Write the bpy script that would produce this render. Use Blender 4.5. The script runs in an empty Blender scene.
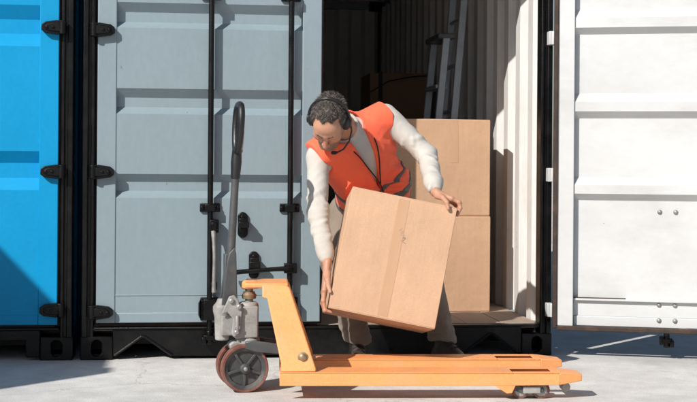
import bpy, bmesh, math, random
import numpy as np
from mathutils import Vector, Matrix
random.seed(7)
rng = np.random.default_rng(11)
S = bpy.context.scene
COL = S.collection
RAD = math.radians

# ------------------------------------------------------------------ camera
YAW, ROLL = RAD(7.0), RAD(0.42)
FPX, IMW, IMH, HORIZON = 1350.0, 697.0, 402.0, 165.0
CAM = Vector((0.5072, -6.9064, 0.9931))
cam_data = bpy.data.cameras.new("camera")
cam = bpy.data.objects.new("camera", cam_data)
COL.objects.link(cam)
cam_data.sensor_fit = 'HORIZONTAL'
cam_data.sensor_width = 36.0
cam_data.lens = FPX / IMW * 36.0
cam_data.shift_y = (HORIZON - IMH / 2) / IMW
cam_data.clip_start = 0.05
cam_data.clip_end = 3000
cam.matrix_world = (Matrix.Translation(CAM) @ Matrix.Rotation(-YAW, 4, 'Z')
                    @ Matrix.Rotation(RAD(90), 4, 'X') @ Matrix.Rotation(ROLL, 4, 'Z'))
S.camera = cam

# ------------------------------------------------------------------ sky + sun
SUN_DIR = Vector((0.715, 0.70, -0.75)).normalized()      # direction the light travels
SUN_EL = math.asin(-SUN_DIR.z)
world = bpy.data.worlds.new("World")
S.world = world
world.use_nodes = True
wn = world.node_tree
sky = wn.nodes.new('ShaderNodeTexSky')
sky.sky_type = 'NISHITA'
sky.sun_disc = False
sky.sun_elevation = SUN_EL
sky.sun_rotation = math.atan2(-SUN_DIR.x, -SUN_DIR.y)
sky.air_density = 1.0
sky.dust_density = 1.2
wn.links.new(sky.outputs[0], wn.nodes['Background'].inputs[0])
wn.nodes['Background'].inputs[1].default_value = 0.070
sl = bpy.data.lights.new("sun", 'SUN')
sl.energy = 4.9
sl.angle = RAD(0.53)
sl.color = (1.0, 0.955, 0.89)
sun = bpy.data.objects.new("sun", sl)
sun.rotation_euler = SUN_DIR.to_track_quat('-Z', 'Y').to_euler()
sun.location = (-4, -6, 8)
COL.objects.link(sun)
S.view_settings.view_transform = 'Standard'
S.view_settings.look = 'None'
S.view_settings.exposure = 0.07
S.view_settings.gamma = 1.0
S.cycles.use_denoising = True
S.cycles.max_bounces = 8

# ------------------------------------------------------------------ helpers
def hit(px, py, axis, val):
    """photo pixel -> point on the plane  axis = val"""
    a, b = px - IMW / 2, py - IMH / 2
    u = a * math.cos(ROLL) + b * math.sin(ROLL)
    v = -a * math.sin(ROLL) + b * math.cos(ROLL) - (HORIZON - IMH / 2)
    r = Vector((math.sin(YAW) * FPX + math.cos(YAW) * u, math.cos(YAW) * FPX - math.sin(YAW) * u, -v))
    return CAM + r * ((val - CAM[axis]) / r[axis])

def thing(name, label, cat, loc=(0, 0, 0), rotz=0.0, group=None):
    o = bpy.data.objects.new(name, None)
    o.empty_display_size = 0.1
    COL.objects.link(o)
    o.location = loc
    o.rotation_euler = (0, 0, rotz)
    return tag(o, label, cat, group)

def tag(o, label=None, cat=None, group=None, kind=None):
    if label: o['label'] = label
    if cat: o['category'] = cat
    if group: o['group'] = group
    if kind: o['kind'] = kind
    return o

class MB:
    """collects simple solids and links them as one mesh object"""
    def __init__(s):
        s.v, s.f = [], []
    def add(s, vs, fs):
        n = len(s.v)
        s.v += [tuple(x) for x in vs]
        s.f += [tuple(i + n for i in f) for f in fs]
        return s
    def box(s, x0, x1, y0, y1, z0, z1, M=None):
        vs = [Vector((x, y, z)) for x in (x0, x1) for y in (y0, y1) for z in (z0, z1)]
        if M: vs = [M @ p for p in vs]
        return s.add(vs, [(0, 1, 3, 2), (4, 6, 7, 5), (0, 4, 5, 1), (2, 3, 7, 6), (0, 2, 6, 4), (1, 5, 7, 3)])
    def prism(s, poly, axis, a, b, M=None):
        """2-D polygon (in the two other axes, cyclic order) extruded along axis from a to b"""
        def P(p, t):
            if axis == 0: q = Vector((t, p[0], p[1]))
            elif axis == 1: q = Vector((p[0], t, p[1]))
            else: q = Vector((p[0], p[1], t))
            return M @ q if M else q
        n = len(poly)
        vs = [P(p, a) for p in poly] + [P(p, b) for p in poly]
        fs = [tuple(range(n)), tuple(range(2 * n - 1, n - 1, -1))]
        fs += [(i, i + n, (i + 1) % n + n, (i + 1) % n) for i in range(n)]
        return s.add(vs, fs)
    def tube(s, pts, r, n=10, cap=True, flat=None):
        pts = [Vector(p) for p in pts]
        m = len(pts)
        rs = r if isinstance(r, (list, tuple)) else [r] * m
        t0 = (pts[1] - pts[0]).normalized()
        up = Vector((0, 0, 1)) if abs(t0.z) < 0.9 else Vector((1, 0, 0))
        nx = t0.cross(up).normalized()
        vs = []
        for i, p in enumerate(pts):
            t = (pts[min(i + 1, m - 1)] - pts[max(i - 1, 0)]).normalized()
            nx = (nx - t * nx.dot(t)).normalized()
            ny = t.cross(nx)
            for k in range(n):
                a = 2 * math.pi * k / n
                w = flat if flat else 1.0
                vs.append(p + (nx * math.cos(a) * w + ny * math.sin(a)) * rs[i])
        fs = [(i * n + k, i * n + (k + 1) % n, (i + 1) * n + (k + 1) % n, (i + 1) * n + k)
              for i in range(m - 1) for k in range(n)]
        if cap:
            fs += [tuple(range(n - 1, -1, -1)), tuple(range((m - 1) * n, m * n))]
        return s.add(vs, fs)
    def cyl(s, p0, p1, r, n=16, r1=None):
        return s.tube([p0, p1], [r, r if r1 is None else r1], n)
    def lathe(s, prof, c, axis, n=28, ring=False):
        """prof: list of (t along axis, radius), closed solid of revolution"""
        c = Vector(c); ax = Vector(axis).normalized()
        up = Vector((0, 0, 1)) if abs(ax.z) < 0.9 else Vector((1, 0, 0))
        e1 = ax.cross(up).normalized(); e2 = ax.cross(e1)
        vs = []; m = len(prof)
        for t, r in prof:
            for k in range(n):
                a = 2 * math.pi * k / n
                vs.append(c + ax * t + (e1 * math.cos(a) + e2 * math.sin(a)) * max(r, 1e-5))
        fs = [(i * n + k, i * n + (k + 1) % n, ((i + 1) % m) * n + (k + 1) % n, ((i + 1) % m) * n + k)
              for i in range(m if ring else m - 1) for k in range(n)]
        if not ring: fs += [tuple(range(n - 1, -1, -1)), tuple(range((m - 1) * n, m * n))]
        return s.add(vs, fs)
    def mesh(s, name, angle=38):
        me = bpy.data.meshes.new(name)
        me.from_pydata(s.v, [], s.f)
        bm = bmesh.new(); bm.from_mesh(me)
        bmesh.ops.recalc_face_normals(bm, faces=bm.faces)
        bm.to_mesh(me); bm.free()
        me.shade_smooth()
        me.set_sharp_from_angle(angle=RAD(angle))
        return me
    def build(s, name, mat, parent=None, bevel=0.0, angle=38, mats=None, pick=None, seg=2):
        me = s.mesh(name, angle)
        for m in (mats or [mat]): me.materials.append(m)
        if pick:
            for p in me.polygons: p.material_index = pick(p)
        return link(name, me, parent, bevel, seg)

def link(name, me, parent=None, bevel=0.0, seg=2):
    o = bpy.data.objects.new(name, me)
    COL.objects.link(o)
    if parent: o.parent = parent
    if bevel:
        b = o.modifiers.new("bevel", 'BEVEL')
        b.width = bevel; b.segments = seg; b.limit_method = 'ANGLE'; b.angle_limit = RAD(35)
        b.harden_normals = False
    return o

def share(o, parent=None, loc=None, rot=None, scale=None):
    """copy of one object that shares its mesh"""
    c = o.copy()
    COL.objects.link(c)
    if parent is not None: c.parent = parent
    if loc is not None: c.location = loc
    if rot is not None: c.rotation_euler = rot
    if scale is not None: c.scale = scale
    return c

# ------------------------------------------------------------------ materials
def nodes_of(name):
    m = bpy.data.materials.new(name)
    m.use_nodes = True
    nt = m.node_tree
    return m, nt, nt.nodes['Principled BSDF'], nt.nodes.new, nt.links.new

def srgb(*c):
    return tuple(((x / 255 + 0.055) / 1.055) ** 2.4 if x > 10 else x / 255 / 12.92 for x in c)

def paint(name, col, rough=0.5, metal=0.0, var=0.12, scale=6.0, bump=0.0, bscale=60.0, stretch=(1, 1, 1),
          dirt=None, dirt_amt=0.0, dirt_scale=3.0, rust=0.0, spec=0.5, rvar=0.12, sheen=0.0, fine=0.0, dent=0.0):
    """painted / plain surface: base colour with two scales of unevenness, dirt with a shape, small rust chips, relief"""
    m, nt, bs, N, L = nodes_of(name)
    tc = N('ShaderNodeTexCoord')
    mp = N('ShaderNodeMapping'); mp.inputs['Scale'].default_value = stretch
    L(tc.outputs['Object'], mp.inputs[0])
    def noise(sc, det=5, rough_=0.55, vec=None, off=0):
        n = N('ShaderNodeTexNoise'); n.inputs['Scale'].default_value = sc
        n.inputs['Detail'].default_value = det; n.inputs['Roughness'].default_value = rough_
        L((vec or mp).outputs[0], n.inputs['Vector'])
        return n
    n1 = noise(scale)
    mr = N('ShaderNodeMapRange')
    mr.inputs[1].default_value = 0.25; mr.inputs[2].default_value = 0.75
    mr.inputs[3].default_value = 1 - var; mr.inputs[4].default_value = 1 + var
    L(n1.outputs[0], mr.inputs[0])
    mul = N('ShaderNodeMix'); mul.data_type = 'RGBA'; mul.blend_type = 'MULTIPLY'
    mul.inputs['Factor'].default_value = 1.0
    mul.inputs['A'].default_value = (*col, 1)
    L(mr.outputs[0], mul.inputs['B'])
    last = mul.outputs['Result']
    if fine:
        n4 = noise(scale * 18, 3)
        mr4 = N('ShaderNodeMapRange')
        mr4.inputs[1].default_value = 0.3; mr4.inputs[2].default_value = 0.7
        mr4.inputs[3].default_value = 1 - fine; mr4.inputs[4].default_value = 1 + fine
        L(n4.outputs[0], mr4.inputs[0])
        mx = N('ShaderNodeMix'); mx.data_type = 'RGBA'; mx.blend_type = 'MULTIPLY'; mx.inputs['Factor'].default_value = 1
        L(last, mx.inputs['A']); L(mr4.outputs[0], mx.inputs['B']); last = mx.outputs['Result']
    if dirt is not None and dirt_amt > 0:
        n2 = noise(dirt_scale, 8, 0.65)
        cr = N('ShaderNodeValToRGB')
        cr.color_ramp.elements[0].position = 0.48; cr.color_ramp.elements[0].color = (0, 0, 0, 1)
        cr.color_ramp.elements[1].position = 0.78; cr.color_ramp.elements[1].color = (dirt_amt,) * 3 + (1,)
        L(n2.outputs[0], cr.inputs[0])
        mx = N('ShaderNodeMix'); mx.data_type = 'RGBA'
        L(cr.outputs[0], mx.inputs['Factor']); L(last, mx.inputs['A'])
        mx.inputs['B'].default_value = (*dirt, 1)
        last = mx.outputs['Result']
    if rust > 0:
        n3 = noise(38.0, 6, 0.7, vec=None)
        cr = N('ShaderNodeValToRGB')
        cr.color_ramp.elements[0].position = 0.74 - rust; cr.color_ramp.elements[0].color = (0, 0, 0, 1)
        cr.color_ramp.elements[1].position = 0.78 - rust; cr.color_ramp.elements[1].color = (0.85,) * 3 + (1,)
        L(n3.outputs[0], cr.inputs[0])
        mx = N('ShaderNodeMix'); mx.data_type = 'RGBA'
        L(cr.outputs[0], mx.inputs['Factor']); L(last, mx.inputs['A'])
        mx.inputs['B'].default_value = (0.12, 0.045, 0.02, 1)
        last = mx.outputs['Result']
    L(last, bs.inputs['Base Color'])
    bs.inputs['Metallic'].default_value = metal
    bs.inputs['Specular IOR Level'].default_value = spec
    rr = N('ShaderNodeMapRange')
    rr.inputs[1].default_value = 0.25; rr.inputs[2].default_value = 0.75
    rr.inputs[3].default_value = max(0.05, rough - rvar); rr.inputs[4].default_value = min(1, rough + rvar)
    L(n1.outputs[0], rr.inputs[0]); L(rr.outputs[0], bs.inputs['Roughness'])
    if sheen: bs.inputs['Sheen Weight'].default_value = sheen
    prev = None
    if dent > 0:
        nd = noise(2.3, 2, 0.4)
        b = N('ShaderNodeBump'); b.inputs['Strength'].default_value = 1.0; b.inputs['Distance'].default_value = dent
        L(nd.outputs[0], b.inputs['Height']); prev = b
    if bump > 0:
        nb = noise(bscale, 5, 0.6)
        b = N('ShaderNodeBump'); b.inputs['Strength'].default_value = 1.0; b.inputs['Distance'].default_value = bump
        L(nb.outputs[0], b.inputs['Height'])
        if prev: L(prev.outputs[0], b.inputs['Normal'])
        prev = b
    if prev: L(prev.outputs[0], bs.inputs['Normal'])
    return m

def concrete():
    m, nt, bs, N, L = nodes_of("concrete")
    tc = N('ShaderNodeTexCoord')
    def noise(sc, det=6, r=0.6):
        n = N('ShaderNodeTexNoise'); n.inputs['Scale'].default_value = sc
        n.inputs['Detail'].default_value = det; n.inputs['Roughness'].default_value = r
        L(tc.outputs['Object'], n.inputs['Vector']); return n
    a, b, c = noise(0.8, 8, 0.62), noise(5, 8, 0.7), noise(140, 3, 0.6)
    cr = N('ShaderNodeValToRGB')
    e = cr.color_ramp.elements
    e[0].position = 0.28; e[0].color = (0.53, 0.52, 0.50, 1)
    e[1].position = 0.72; e[1].color = (0.76, 0.745, 0.72, 1)
    L(a.outputs[0], cr.inputs[0])
    prev = cr.outputs[0]
    for n, lo, hi, p0, p1 in ((b, 0.80, 1.12, 0.3, 0.7), (c, 0.82, 1.10, 0.3, 0.7)):
        mr = N('ShaderNodeMapRange')
        for i, v in zip((1, 2, 3, 4), (p0, p1, lo, hi)): mr.inputs[i].default_value = v
        L(n.outputs[0], mr.inputs[0])
        mx = N('ShaderNodeMix'); mx.data_type = 'RGBA'; mx.blend_type = 'MULTIPLY'; mx.inputs['Factor'].default_value = 1
        L(prev, mx.inputs['A']); L(mr.outputs[0], mx.inputs['B']); prev = mx.outputs['Result']
    # oil and rust stains
    st = noise(1.9, 9, 0.72)
    cr2 = N('ShaderNodeValToRGB')
    cr2.color_ramp.elements[0].position = 0.60; cr2.color_ramp.elements[0].color = (0, 0, 0, 1)
    cr2.color_ramp.elements[1].position = 0.74; cr2.color_ramp.elements[1].color = (0.5, 0.5, 0.5, 1)
    L(st.outputs[0], cr2.inputs[0])
    mx = N('ShaderNodeMix'); mx.data_type = 'RGBA'
    L(cr2.outputs[0], mx.inputs['Factor']); L(prev, mx.inputs['A']); mx.inputs['B'].default_value = (0.22, 0.20, 0.18, 1)
    # hairline cracks
    wv = N('ShaderNodeMix'); wv.data_type = 'VECTOR'; wv.inputs['Factor'].default_value = 0.22
    L(tc.outputs['Object'], wv.inputs['A']); L(b.outputs['Color'], wv.inputs['B'])
    vo = N('ShaderNodeTexVoronoi'); vo.feature = 'DISTANCE_TO_EDGE'; vo.inputs['Scale'].default_value = 0.62
    L(wv.outputs['Result'], vo.inputs['Vector'])
    ck = N('ShaderNodeMapRange')
    for i, v in zip((1, 2, 3, 4), (0.0008, 0.0030, 0.38, 0.0)): ck.inputs[i].default_value = v
    L(vo.outputs['Distance'], ck.inputs[0])
    m2 = N('ShaderNodeMix'); m2.data_type = 'RGBA'
    L(ck.outputs[0], m2.inputs['Factor']); L(mx.outputs['Result'], m2.inputs['A']); m2.inputs['B'].default_value = (0.20, 0.185, 0.17, 1)
    # dark grit speckle
    sp = noise(420, 1, 0.5)
    sr = N('ShaderNodeMapRange')
    for i, v in zip((1, 2, 3, 4), (0.66, 0.74, 0.0, 0.55)): sr.inputs[i].default_value = v
    L(sp.outputs[0], sr.inputs[0])
    m3 = N('ShaderNodeMix'); m3.data_type = 'RGBA'
    L(sr.outputs[0], m3.inputs['Factor']); L(m2.outputs['Result'], m3.inputs['A']); m3.inputs['B'].default_value = (0.17, 0.16, 0.15, 1)
    L(m3.outputs['Result'], bs.inputs['Base Color'])
    bs.inputs['Roughness'].default_value = 0.85
    bs.inputs['Specular IOR Level'].default_value = 0.3
    bp = N('ShaderNodeBump'); bp.inputs['Distance'].default_value = 0.004; bp.inputs['Strength'].default_value = 1
    L(b.outputs[0], bp.inputs['Height'])
    b2 = N('ShaderNodeBump'); b2.inputs['Distance'].default_value = 0.0015; b2.inputs['Strength'].default_value = 1
    L(c.outputs[0], b2.inputs['Height']); L(bp.outputs[0], b2.inputs['Normal'])
    L(b2.outputs[0], bs.inputs['Normal'])
    return m

M = {}
M['concrete'] = concrete()
M['grey'] = paint('grey_paint', (0.240, 0.312, 0.350), 0.5, var=0.06, scale=2.2, bump=0.0006, bscale=220, dirt=(0.19, 0.225, 0.245), dirt_amt=0.5,
                  dirt_scale=2.2, rust=0.045, dent=0.006, fine=0.03, stretch=(1, 1, 0.45))
M['white'] = paint('white_paint', (0.575, 0.585, 0.59), 0.5, var=0.05, scale=2.0, bump=0.0005, bscale=200, dirt=(0.38, 0.37, 0.36), dirt_amt=0.6,
                   dirt_scale=2.6, rust=0.03, dent=0.006, fine=0.02, stretch=(0.55, 1, 1))
M['inwall'] = paint('inner_wall_paint', (0.66, 0.655, 0.645), 0.55, var=0.06, scale=3, bump=0.0005, bscale=150, dirt=(0.36, 0.30, 0.24), dirt_amt=0.5,
                    dirt_scale=2.6, rust=0.05, fine=0.04, stretch=(1, 1, 0.4))
M['blue'] = paint('blue_paint', (0.0, 0.295, 0.60), 0.5, spec=0.25, var=0.05, scale=2.5, bump=0.0005, bscale=200, dirt=(0.002, 0.235, 0.46), dirt_amt=0.35,
                  dirt_scale=2.0, rust=0.0, dent=0.005, fine=0.03)
M['black'] = paint('black_paint', (0.0025, 0.0027, 0.0032), 0.38, var=0.3, scale=9, bump=0.0012, bscale=120, spec=0.28, dirt=(0.024, 0.020, 0.017), dirt_amt=0.4,
                   dirt_scale=7, rust=0.05, rvar=0.18)
M['rubber'] = paint('rubber', (0.010, 0.010, 0.010), 0.7, var=0.2, scale=20, bump=0.0008, bscale=90)
M['gasket'] = paint('old_gasket', (0.035, 0.022, 0.017), 0.75, var=0.35, scale=22, bump=0.001, bscale=80, dirt=(0.13, 0.06, 0.03), dirt_amt=0.65, dirt_scale=12)
M['steel'] = paint('bare_steel', (0.34, 0.33, 0.32), 0.55, metal=0.6, var=0.2, scale=25, bump=0.0004, bscale=90)
M['plank'] = paint('floor_wood', (0.37, 0.285, 0.225), 0.75, var=0.3, scale=7, bump=0.002, bscale=70, stretch=(1, 0.12, 1), dirt=(0.17, 0.13, 0.10),
                   dirt_amt=0.7, dirt_scale=6)

# ------------------------------------------------------------------ ground
me = bpy.data.meshes.new("ground")
R_ = 900.0
me.from_pydata([(-R_, -R_, 0), (R_, -R_, 0), (R_, R_, 0), (-R_, R_, 0)], [], [(0, 1, 2, 3)])
me.materials.append(M['concrete'])
tag(link("ground", me), "pale worn concrete yard under the containers", kind='structure')

# ------------------------------------------------------------------ containers
CW = 2.438
def corrugated(length, pitch, depth, t, flat=0.35):
    """trapezoid sheet profile: list of (u, v) front line then back line (closed polygon)"""
    n = int(round(length / pitch)); p = length / n
    line = []
    for i in range(n):
        u = i * p
        line += [(u, 0), (u + p * flat, 0), (u + p * 0.5, depth), (u + p * (0.5 + flat), depth)]
    line.append((length, 0))
    return line, [(u, v + t) for u, v in line]

def strip_sheet(mb, line, back, place, a, b):
    """sheet swept between a and b; place((u,v), t) -> xyz"""
    n = len(line)
    vs = [place(p, a) for p in line] + [place(p, b) for p in line] + [place(p, a) for p in back] + [place(p, b) for p in back]
    fs = []
    for i in range(n - 1):
        fs += [(i, i + 1, n + i + 1, n + i), (2 * n + i, 3 * n + i, 3 * n + i + 1, 2 * n + i + 1),
               (i, 2 * n + i, 2 * n + i + 1, i + 1), (n + i, n + i + 1, 3 * n + i + 1, 3 * n + i)]
    fs += [(0, n, 3 * n, 2 * n), (n - 1, 3 * n - 1, 4 * n - 1, 2 * n - 1)]
    mb.add(vs, fs)

def casting_mesh():
    """corner casting 0.162 x 0.178 x 0.118 with oval holes, corner at the origin"""
    mb = MB()
    wx, wy, wz, t = 0.163, 0.178, 0.118, 0.028
    def holed(place, W, H, ow, oh, n=24):
        out, inn = [], []
        for k in range(n):
            a = 2 * math.pi * (k + 0.5) / n
            c, s_ = math.cos(a), math.sin(a)
            q = min(W / 2 / max(abs(c), 1e-6), H / 2 / max(abs(s_), 1e-6))
            out.append((c * q, s_ * q))
            ys = (oh - ow) / 2
            inn.append((ow / 2 * c, ow / 2 * s_ + (ys if s_ > 0 else -ys)))
        # pin the four rectangle corners
        for sx in (-1, 1):
            for sy in (-1, 1):
                k = min(range(n), key=lambda i: (out[i][0] - sx * W / 2) ** 2 + (out[i][1] - sy * H / 2) ** 2)
                out[k] = (sx * W / 2, sy * H / 2)
        vs = [place(p, 0) for p in out] + [place(p, 0) for p in inn] + [place(p, t) for p in out] + [place(p, t) for p in inn]
        fs = []
        for k in range(n):
            j = (k + 1) % n
            fs += [(k, j, n + j, n + k), (2 * n + k, 3 * n + k, 3 * n + j, 2 * n + j),
                   (n + k, n + j, 3 * n + j, 3 * n + k), (k, 2 * n + k, 2 * n + j, j)]
        mb.add(vs, fs)
    holed(lambda p, d: (wx / 2 + p[0], d, wz / 2 + p[1]), wx, wz, 0.052, 0.08)
    mb.box(0, t, t, wy, 0, wz); mb.box(wx - t, wx, t, wy, 0, wz)
    mb.box(t, wx - t, t, wy, 0, t); mb.box(t, wx - t, t, wy, wz - t, wz); mb.box(t, wx - t, wy - t, wy, t, wz - t)
    return mb.mesh("corner_casting")
CAST = casting_mesh()
CAST.materials.append(M['black'])

def hinge_lug(mb, z, s=1):
    """forged hinge blade on the door plus the knuckle at the post, seen from outside"""
    prof = [(-0.030, 0.030), (0.008, 0.036), (0.065, 0.028), (0.084, 0.014), (0.086, -0.014), (0.066, -0.028), (0.008, -0.036), (-0.030, -0.030)]
    mb.prism([(p * s, z + q) for p, q in prof], 1, -0.032, -0.003)
    mb.prism([((p * 0.8 - 0.001) * s, z + q * 0.62) for p, q in prof], 1, -0.040, -0.032)
    mb.cyl((-0.018 * s, -0.026, z - 0.034), (-0.018 * s, -0.026, z + 0.034), 0.019, 14)
    for q in (0.028, 0.058):
        mb.cyl((q * s, -0.046, z), (q * s, -0.038, z), 0.008, 8)

def make_door(root, side, ribs, z0, z1, paintm, inner, hinges, rods=(0.569, 0.975), detail=True, seam=None):
    """door leaf in its own frame: x = distance from the hinge edge (times side), outer face at y = 0, inside at +y"""
    s = side; Wd = 1.135; m1, m2 = 0.095, 1.037
    dep = 0.042
    line = [(z0 + 0.05, 0.004)]
    for a, b, c, d in sorted(ribs, key=lambda r: r[3]):
        line += [(d, 0.004), (c, dep), (b, dep), (a, 0.004)]
    line.append((z1 - 0.05, 0.004))
    back = [(z, y + 0.003) for z, y in line]
    pick = (lambda p: 1 if p.normal.y > 0.12 else 0)
    mb = MB()
    strip_sheet(mb, line, back, lambda p, t: (t * s, p[1], p[0]), m1 - 0.004, m2 + 0.004)
    door = mb.build("door", None, root, angle=20, mats=[paintm, inner], pick=pick)
    fr = MB()
    fr.box(min(0, m1 * s), max(0, m1 * s), 0, 0.056, z0, z1)
    fr.box(min(m2 * s, Wd * s), max(m2 * s, Wd * s), 0, 0.056, z0, z1)
    fr.box(min(m1 * s, m2 * s), max(m1 * s, m2 * s), 0.002, 0.016, z0, z0 + 0.052)
    fr.box(min(m1 * s, m2 * s), max(m1 * s, m2 * s), 0.002, 0.054, z1 - 0.09, z1)
    fr.build("door_frame", None, door, 0.004, mats=[paintm, inner], pick=pick)
    # rubber seal round the leaf
    g = MB()
    for x0, x1, za, zb in ((-0.012, 0.012, z0 - 0.012, z1 + 0.012), (Wd - 0.012, Wd + 0.012, z0 - 0.012, z1 + 0.012)):
        g.box(min(x0 * s, x1 * s), max(x0 * s, x1 * s), 0.036, 0.070, za, zb)
    g.box(min(0.012 * s, (Wd - .012) * s), max(0.012 * s, (Wd - .012) * s), 0.030, 0.068, z0 - 0.022, z0 + 0.001)
    g.box(min(0.012 * s, (Wd - .012) * s), max(0.012 * s, (Wd - .012) * s), 0.036, 0.070, z1 - 0.006, z1 + 0.014)
    g.build("door_seal", M['gasket'], door, 0.004)
    for z in hinges:
        h = MB(); hinge_lug(h, z, s)
        h.build("hinge", M['black'], door, 0.004)
    if seam:
        mb = MB(); mb.box(min(m1 * s, m2 * s), max(m1 * s, m2 * s), 0.0015, 0.004, seam - 0.004, seam + 0.004)
        mb.build("weld_seam", paintm, door, 0.002)
    # lock rods
    for k, xr in enumerate(rods):
        r = MB()
        r.cyl((xr * s, -0.034, z0 - 0.065), (xr * s, -0.034, z1 + 0.06), 0.0145, 14)
        r.build("lock_rod", M['black'], door)
        for zc in (z0 - 0.072, z1 + 0.07):                       # cam end and its keeper shape
            c = MB()
            c.box(xr * s - 0.030, xr * s + 0.030, -0.060, -0.020, zc - 0.012, zc + 0.014)
            c.box(xr * s - 0.038, xr * s - 0.016, -0.066, -0.012, zc - 0.030, zc + 0.004)
            c.box(xr * s + 0.018, xr * s + 0.036, -0.060, -0.014, zc - 0.020, zc + 0.026)
            c.cyl((xr * s, -0.036, zc - 0.034), (xr * s, -0.036, zc + 0.034), 0.017, 10)
            c.build("lock_cam", M['black'], door, 0.004)
        if not detail: continue
        for zb in (z0 + 0.585, z1 - 0.55):                       # rod guides
            b = MB()
            b.box(xr * s - 0.052, xr * s + 0.050, -0.012, 0.003, zb - 0.022, zb + 0.022)
            b.box(xr * s - 0.026, xr * s + 0.024, -0.054, -0.012, zb - 0.020, zb + 0.020)
            for q in (-0.040, 0.038):
                b.cyl((xr * s + q, -0.022, zb), (xr * s + q, -0.011, zb), 0.011, 8)
            b.build("rod_guide", M['black'], door, 0.004)
        # lower guide block
        b = MB()
        b.box(xr * s - 0.046, xr * s + 0.044, -0.014, 0.003, z0 + 0.012, z0 + 0.128)
        b.box(xr * s - 0.030, xr * s + 0.030, -0.062, -0.014, z0 + 0.018, z0 + 0.122)
        b.prism([(xr * s - 0.056, z0 + 0.04), (xr * s - 0.046, z0 + 0.02), (xr * s - 0.046, z0 + 0.12), (xr * s - 0.056, z0 + 0.10)], 1, -0.03, 0.0)
        for zq in (0.03, 0.07, 0.11):
            for q in (-0.037, 0.036):
                b.cyl((xr * s + q, -0.021, z0 + zq), (xr * s + q, -0.012, z0 + zq), 0.0075, 8)
        b.build("rod_bracket", M['black'], door, 0.003)
    # bolts that show on the inside
    for zb in (z0 + 0.595, z0 + 0.117, z0 + 0.038):
        for dx in (-0.04, 0.04):
            b = MB()
            b.lathe([(0, 0.0125), (0.004, 0.0125), (0.009, 0.009), (0.0115, 0.003)], ((rods[0] + dx) * s, 0.006 if zb > z0 + 0.05 else 0.015, zb), (0, 1, 0), 12)
            b.build("bolt", M['steel'], door)
    return door

def container(root, H, L, walls, black, front_open=False):
    """steel body: castings, posts, rails, corrugated walls, roof, floor. Front (door end) at y = 0."""
    for x, y, z, sx, sy, sz in ((0, 0, 0, 1, 1, 1), (CW, 0, 0, -1, 1, 1), (0, L, 0, 1, -1, 1), (CW, L, 0, -1, -1, 1),
                                (0, 0, H, 1, 1, -1), (CW, 0, H, -1, 1, -1), (0, L, H, 1, -1, -1), (CW, L, H, -1, -1, -1)):
        c = link("corner_casting", CAST, root, 0.006, 2)
        c.location = (x, y, z); c.scale = (sx, sy, sz)
    for x0, sx in ((0, 1), (CW, -1)):
        for y0, sy in ((0, 1), (L, -1)):
            p = MB()
            X = sorted((x0 + sx * 0.004, x0 + sx * 0.064)); Y = sorted((y0 + sy * 0.012, y0 + sy * 0.10))
            p.box(*X, *Y, 0.112, H - 0.112)
            X = sorted((x0 + sx * 0.006, x0 + sx * 0.034)); Y = sorted((y0 - sy * 0.004, y0 + sy * 0.02))
            p.box(*X, *Y, 0.112, H - 0.112)
            X = sorted((x0 + sx * 0.048, x0 + sx * 0.066)); Y = sorted((y0 + sy * 0.002, y0 + sy * 0.02))
            p.box(*X, *Y, 0.112, H - 0.112)
            p.build("corner_post", black, root, 0.005)
    # header over the doors and rear rails
    mb = MB(); mb.box(0.163, CW - 0.163, 0.01, 0.12, H - 0.16, H - 0.02); mb.build("door_header", black, root, 0.006)
    mb = MB(); mb.box(0.163, CW - 0.163, L - 0.08, L - 0.01, H - 0.10, H - 0.02); mb.build("rear_rail", walls, root, 0.005)
    mb = MB(); mb.box(0.163, CW - 0.163, L - 0.12, L - 0.01, 0.02, 0.15); mb.build("rear_rail", walls, root, 0.005)
    for x0, sx in ((0, 1), (CW, -1)):
        mb = MB()
        X = sorted((x0 + sx * 0.010, x0 + sx * 0.05))
        mb.box(*X, 0.178, L - 0.178, 0.03, 0.16); mb.build("side_rail", walls, root, 0.005)
        mb = MB(); mb.box(*X, 0.178, L - 0.178, H - 0.09, H - 0.03); mb.build("side_rail", walls, root, 0.005)
        line, back = corrugated(L - 0.2, 0.278, 0.036, 0.003)
        mb = MB()
        if sx == 1: f = lambda p, t: (0.012 + p[1], 0.10 + p[0], t)
        else: f = lambda p, t: (CW - 0.012 - p[1], 0.10 + p[0], t)
        strip_sheet(mb, line, back, f, 0.155, H - 0.085)
        mb.build("side_wall", None, root, angle=20, mats=[walls, M['inwall']], pick=lambda p, sx=sx: 1 if p.normal.x * sx > 0.1 else 0)
    line, back = corrugated(CW - 0.13, 0.25, 0.045, 0.003)
    mb = MB(); strip_sheet(mb, line, back, lambda p, t: (0.065 + p[0], L - 0.012 - p[1], t), 0.14, H - 0.09)
    mb.build("end_wall", None, root, angle=20, mats=[walls, M['inwall']], pick=lambda p: 1 if p.normal.y < -0.1 else 0)
    line, back = corrugated(L - 0.04, 0.21, 0.02, 0.003)
    mb = MB(); strip_sheet(mb, line, back, lambda p, t: (t, 0.02 + p[0], H - 0.023 - p[1]), 0.02, CW - 0.02)
    mb.build("roof", None, root, angle=20, mats=[walls, M['inwall']], pick=lambda p: 1 if p.normal.z < -0.1 else 0)

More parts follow.
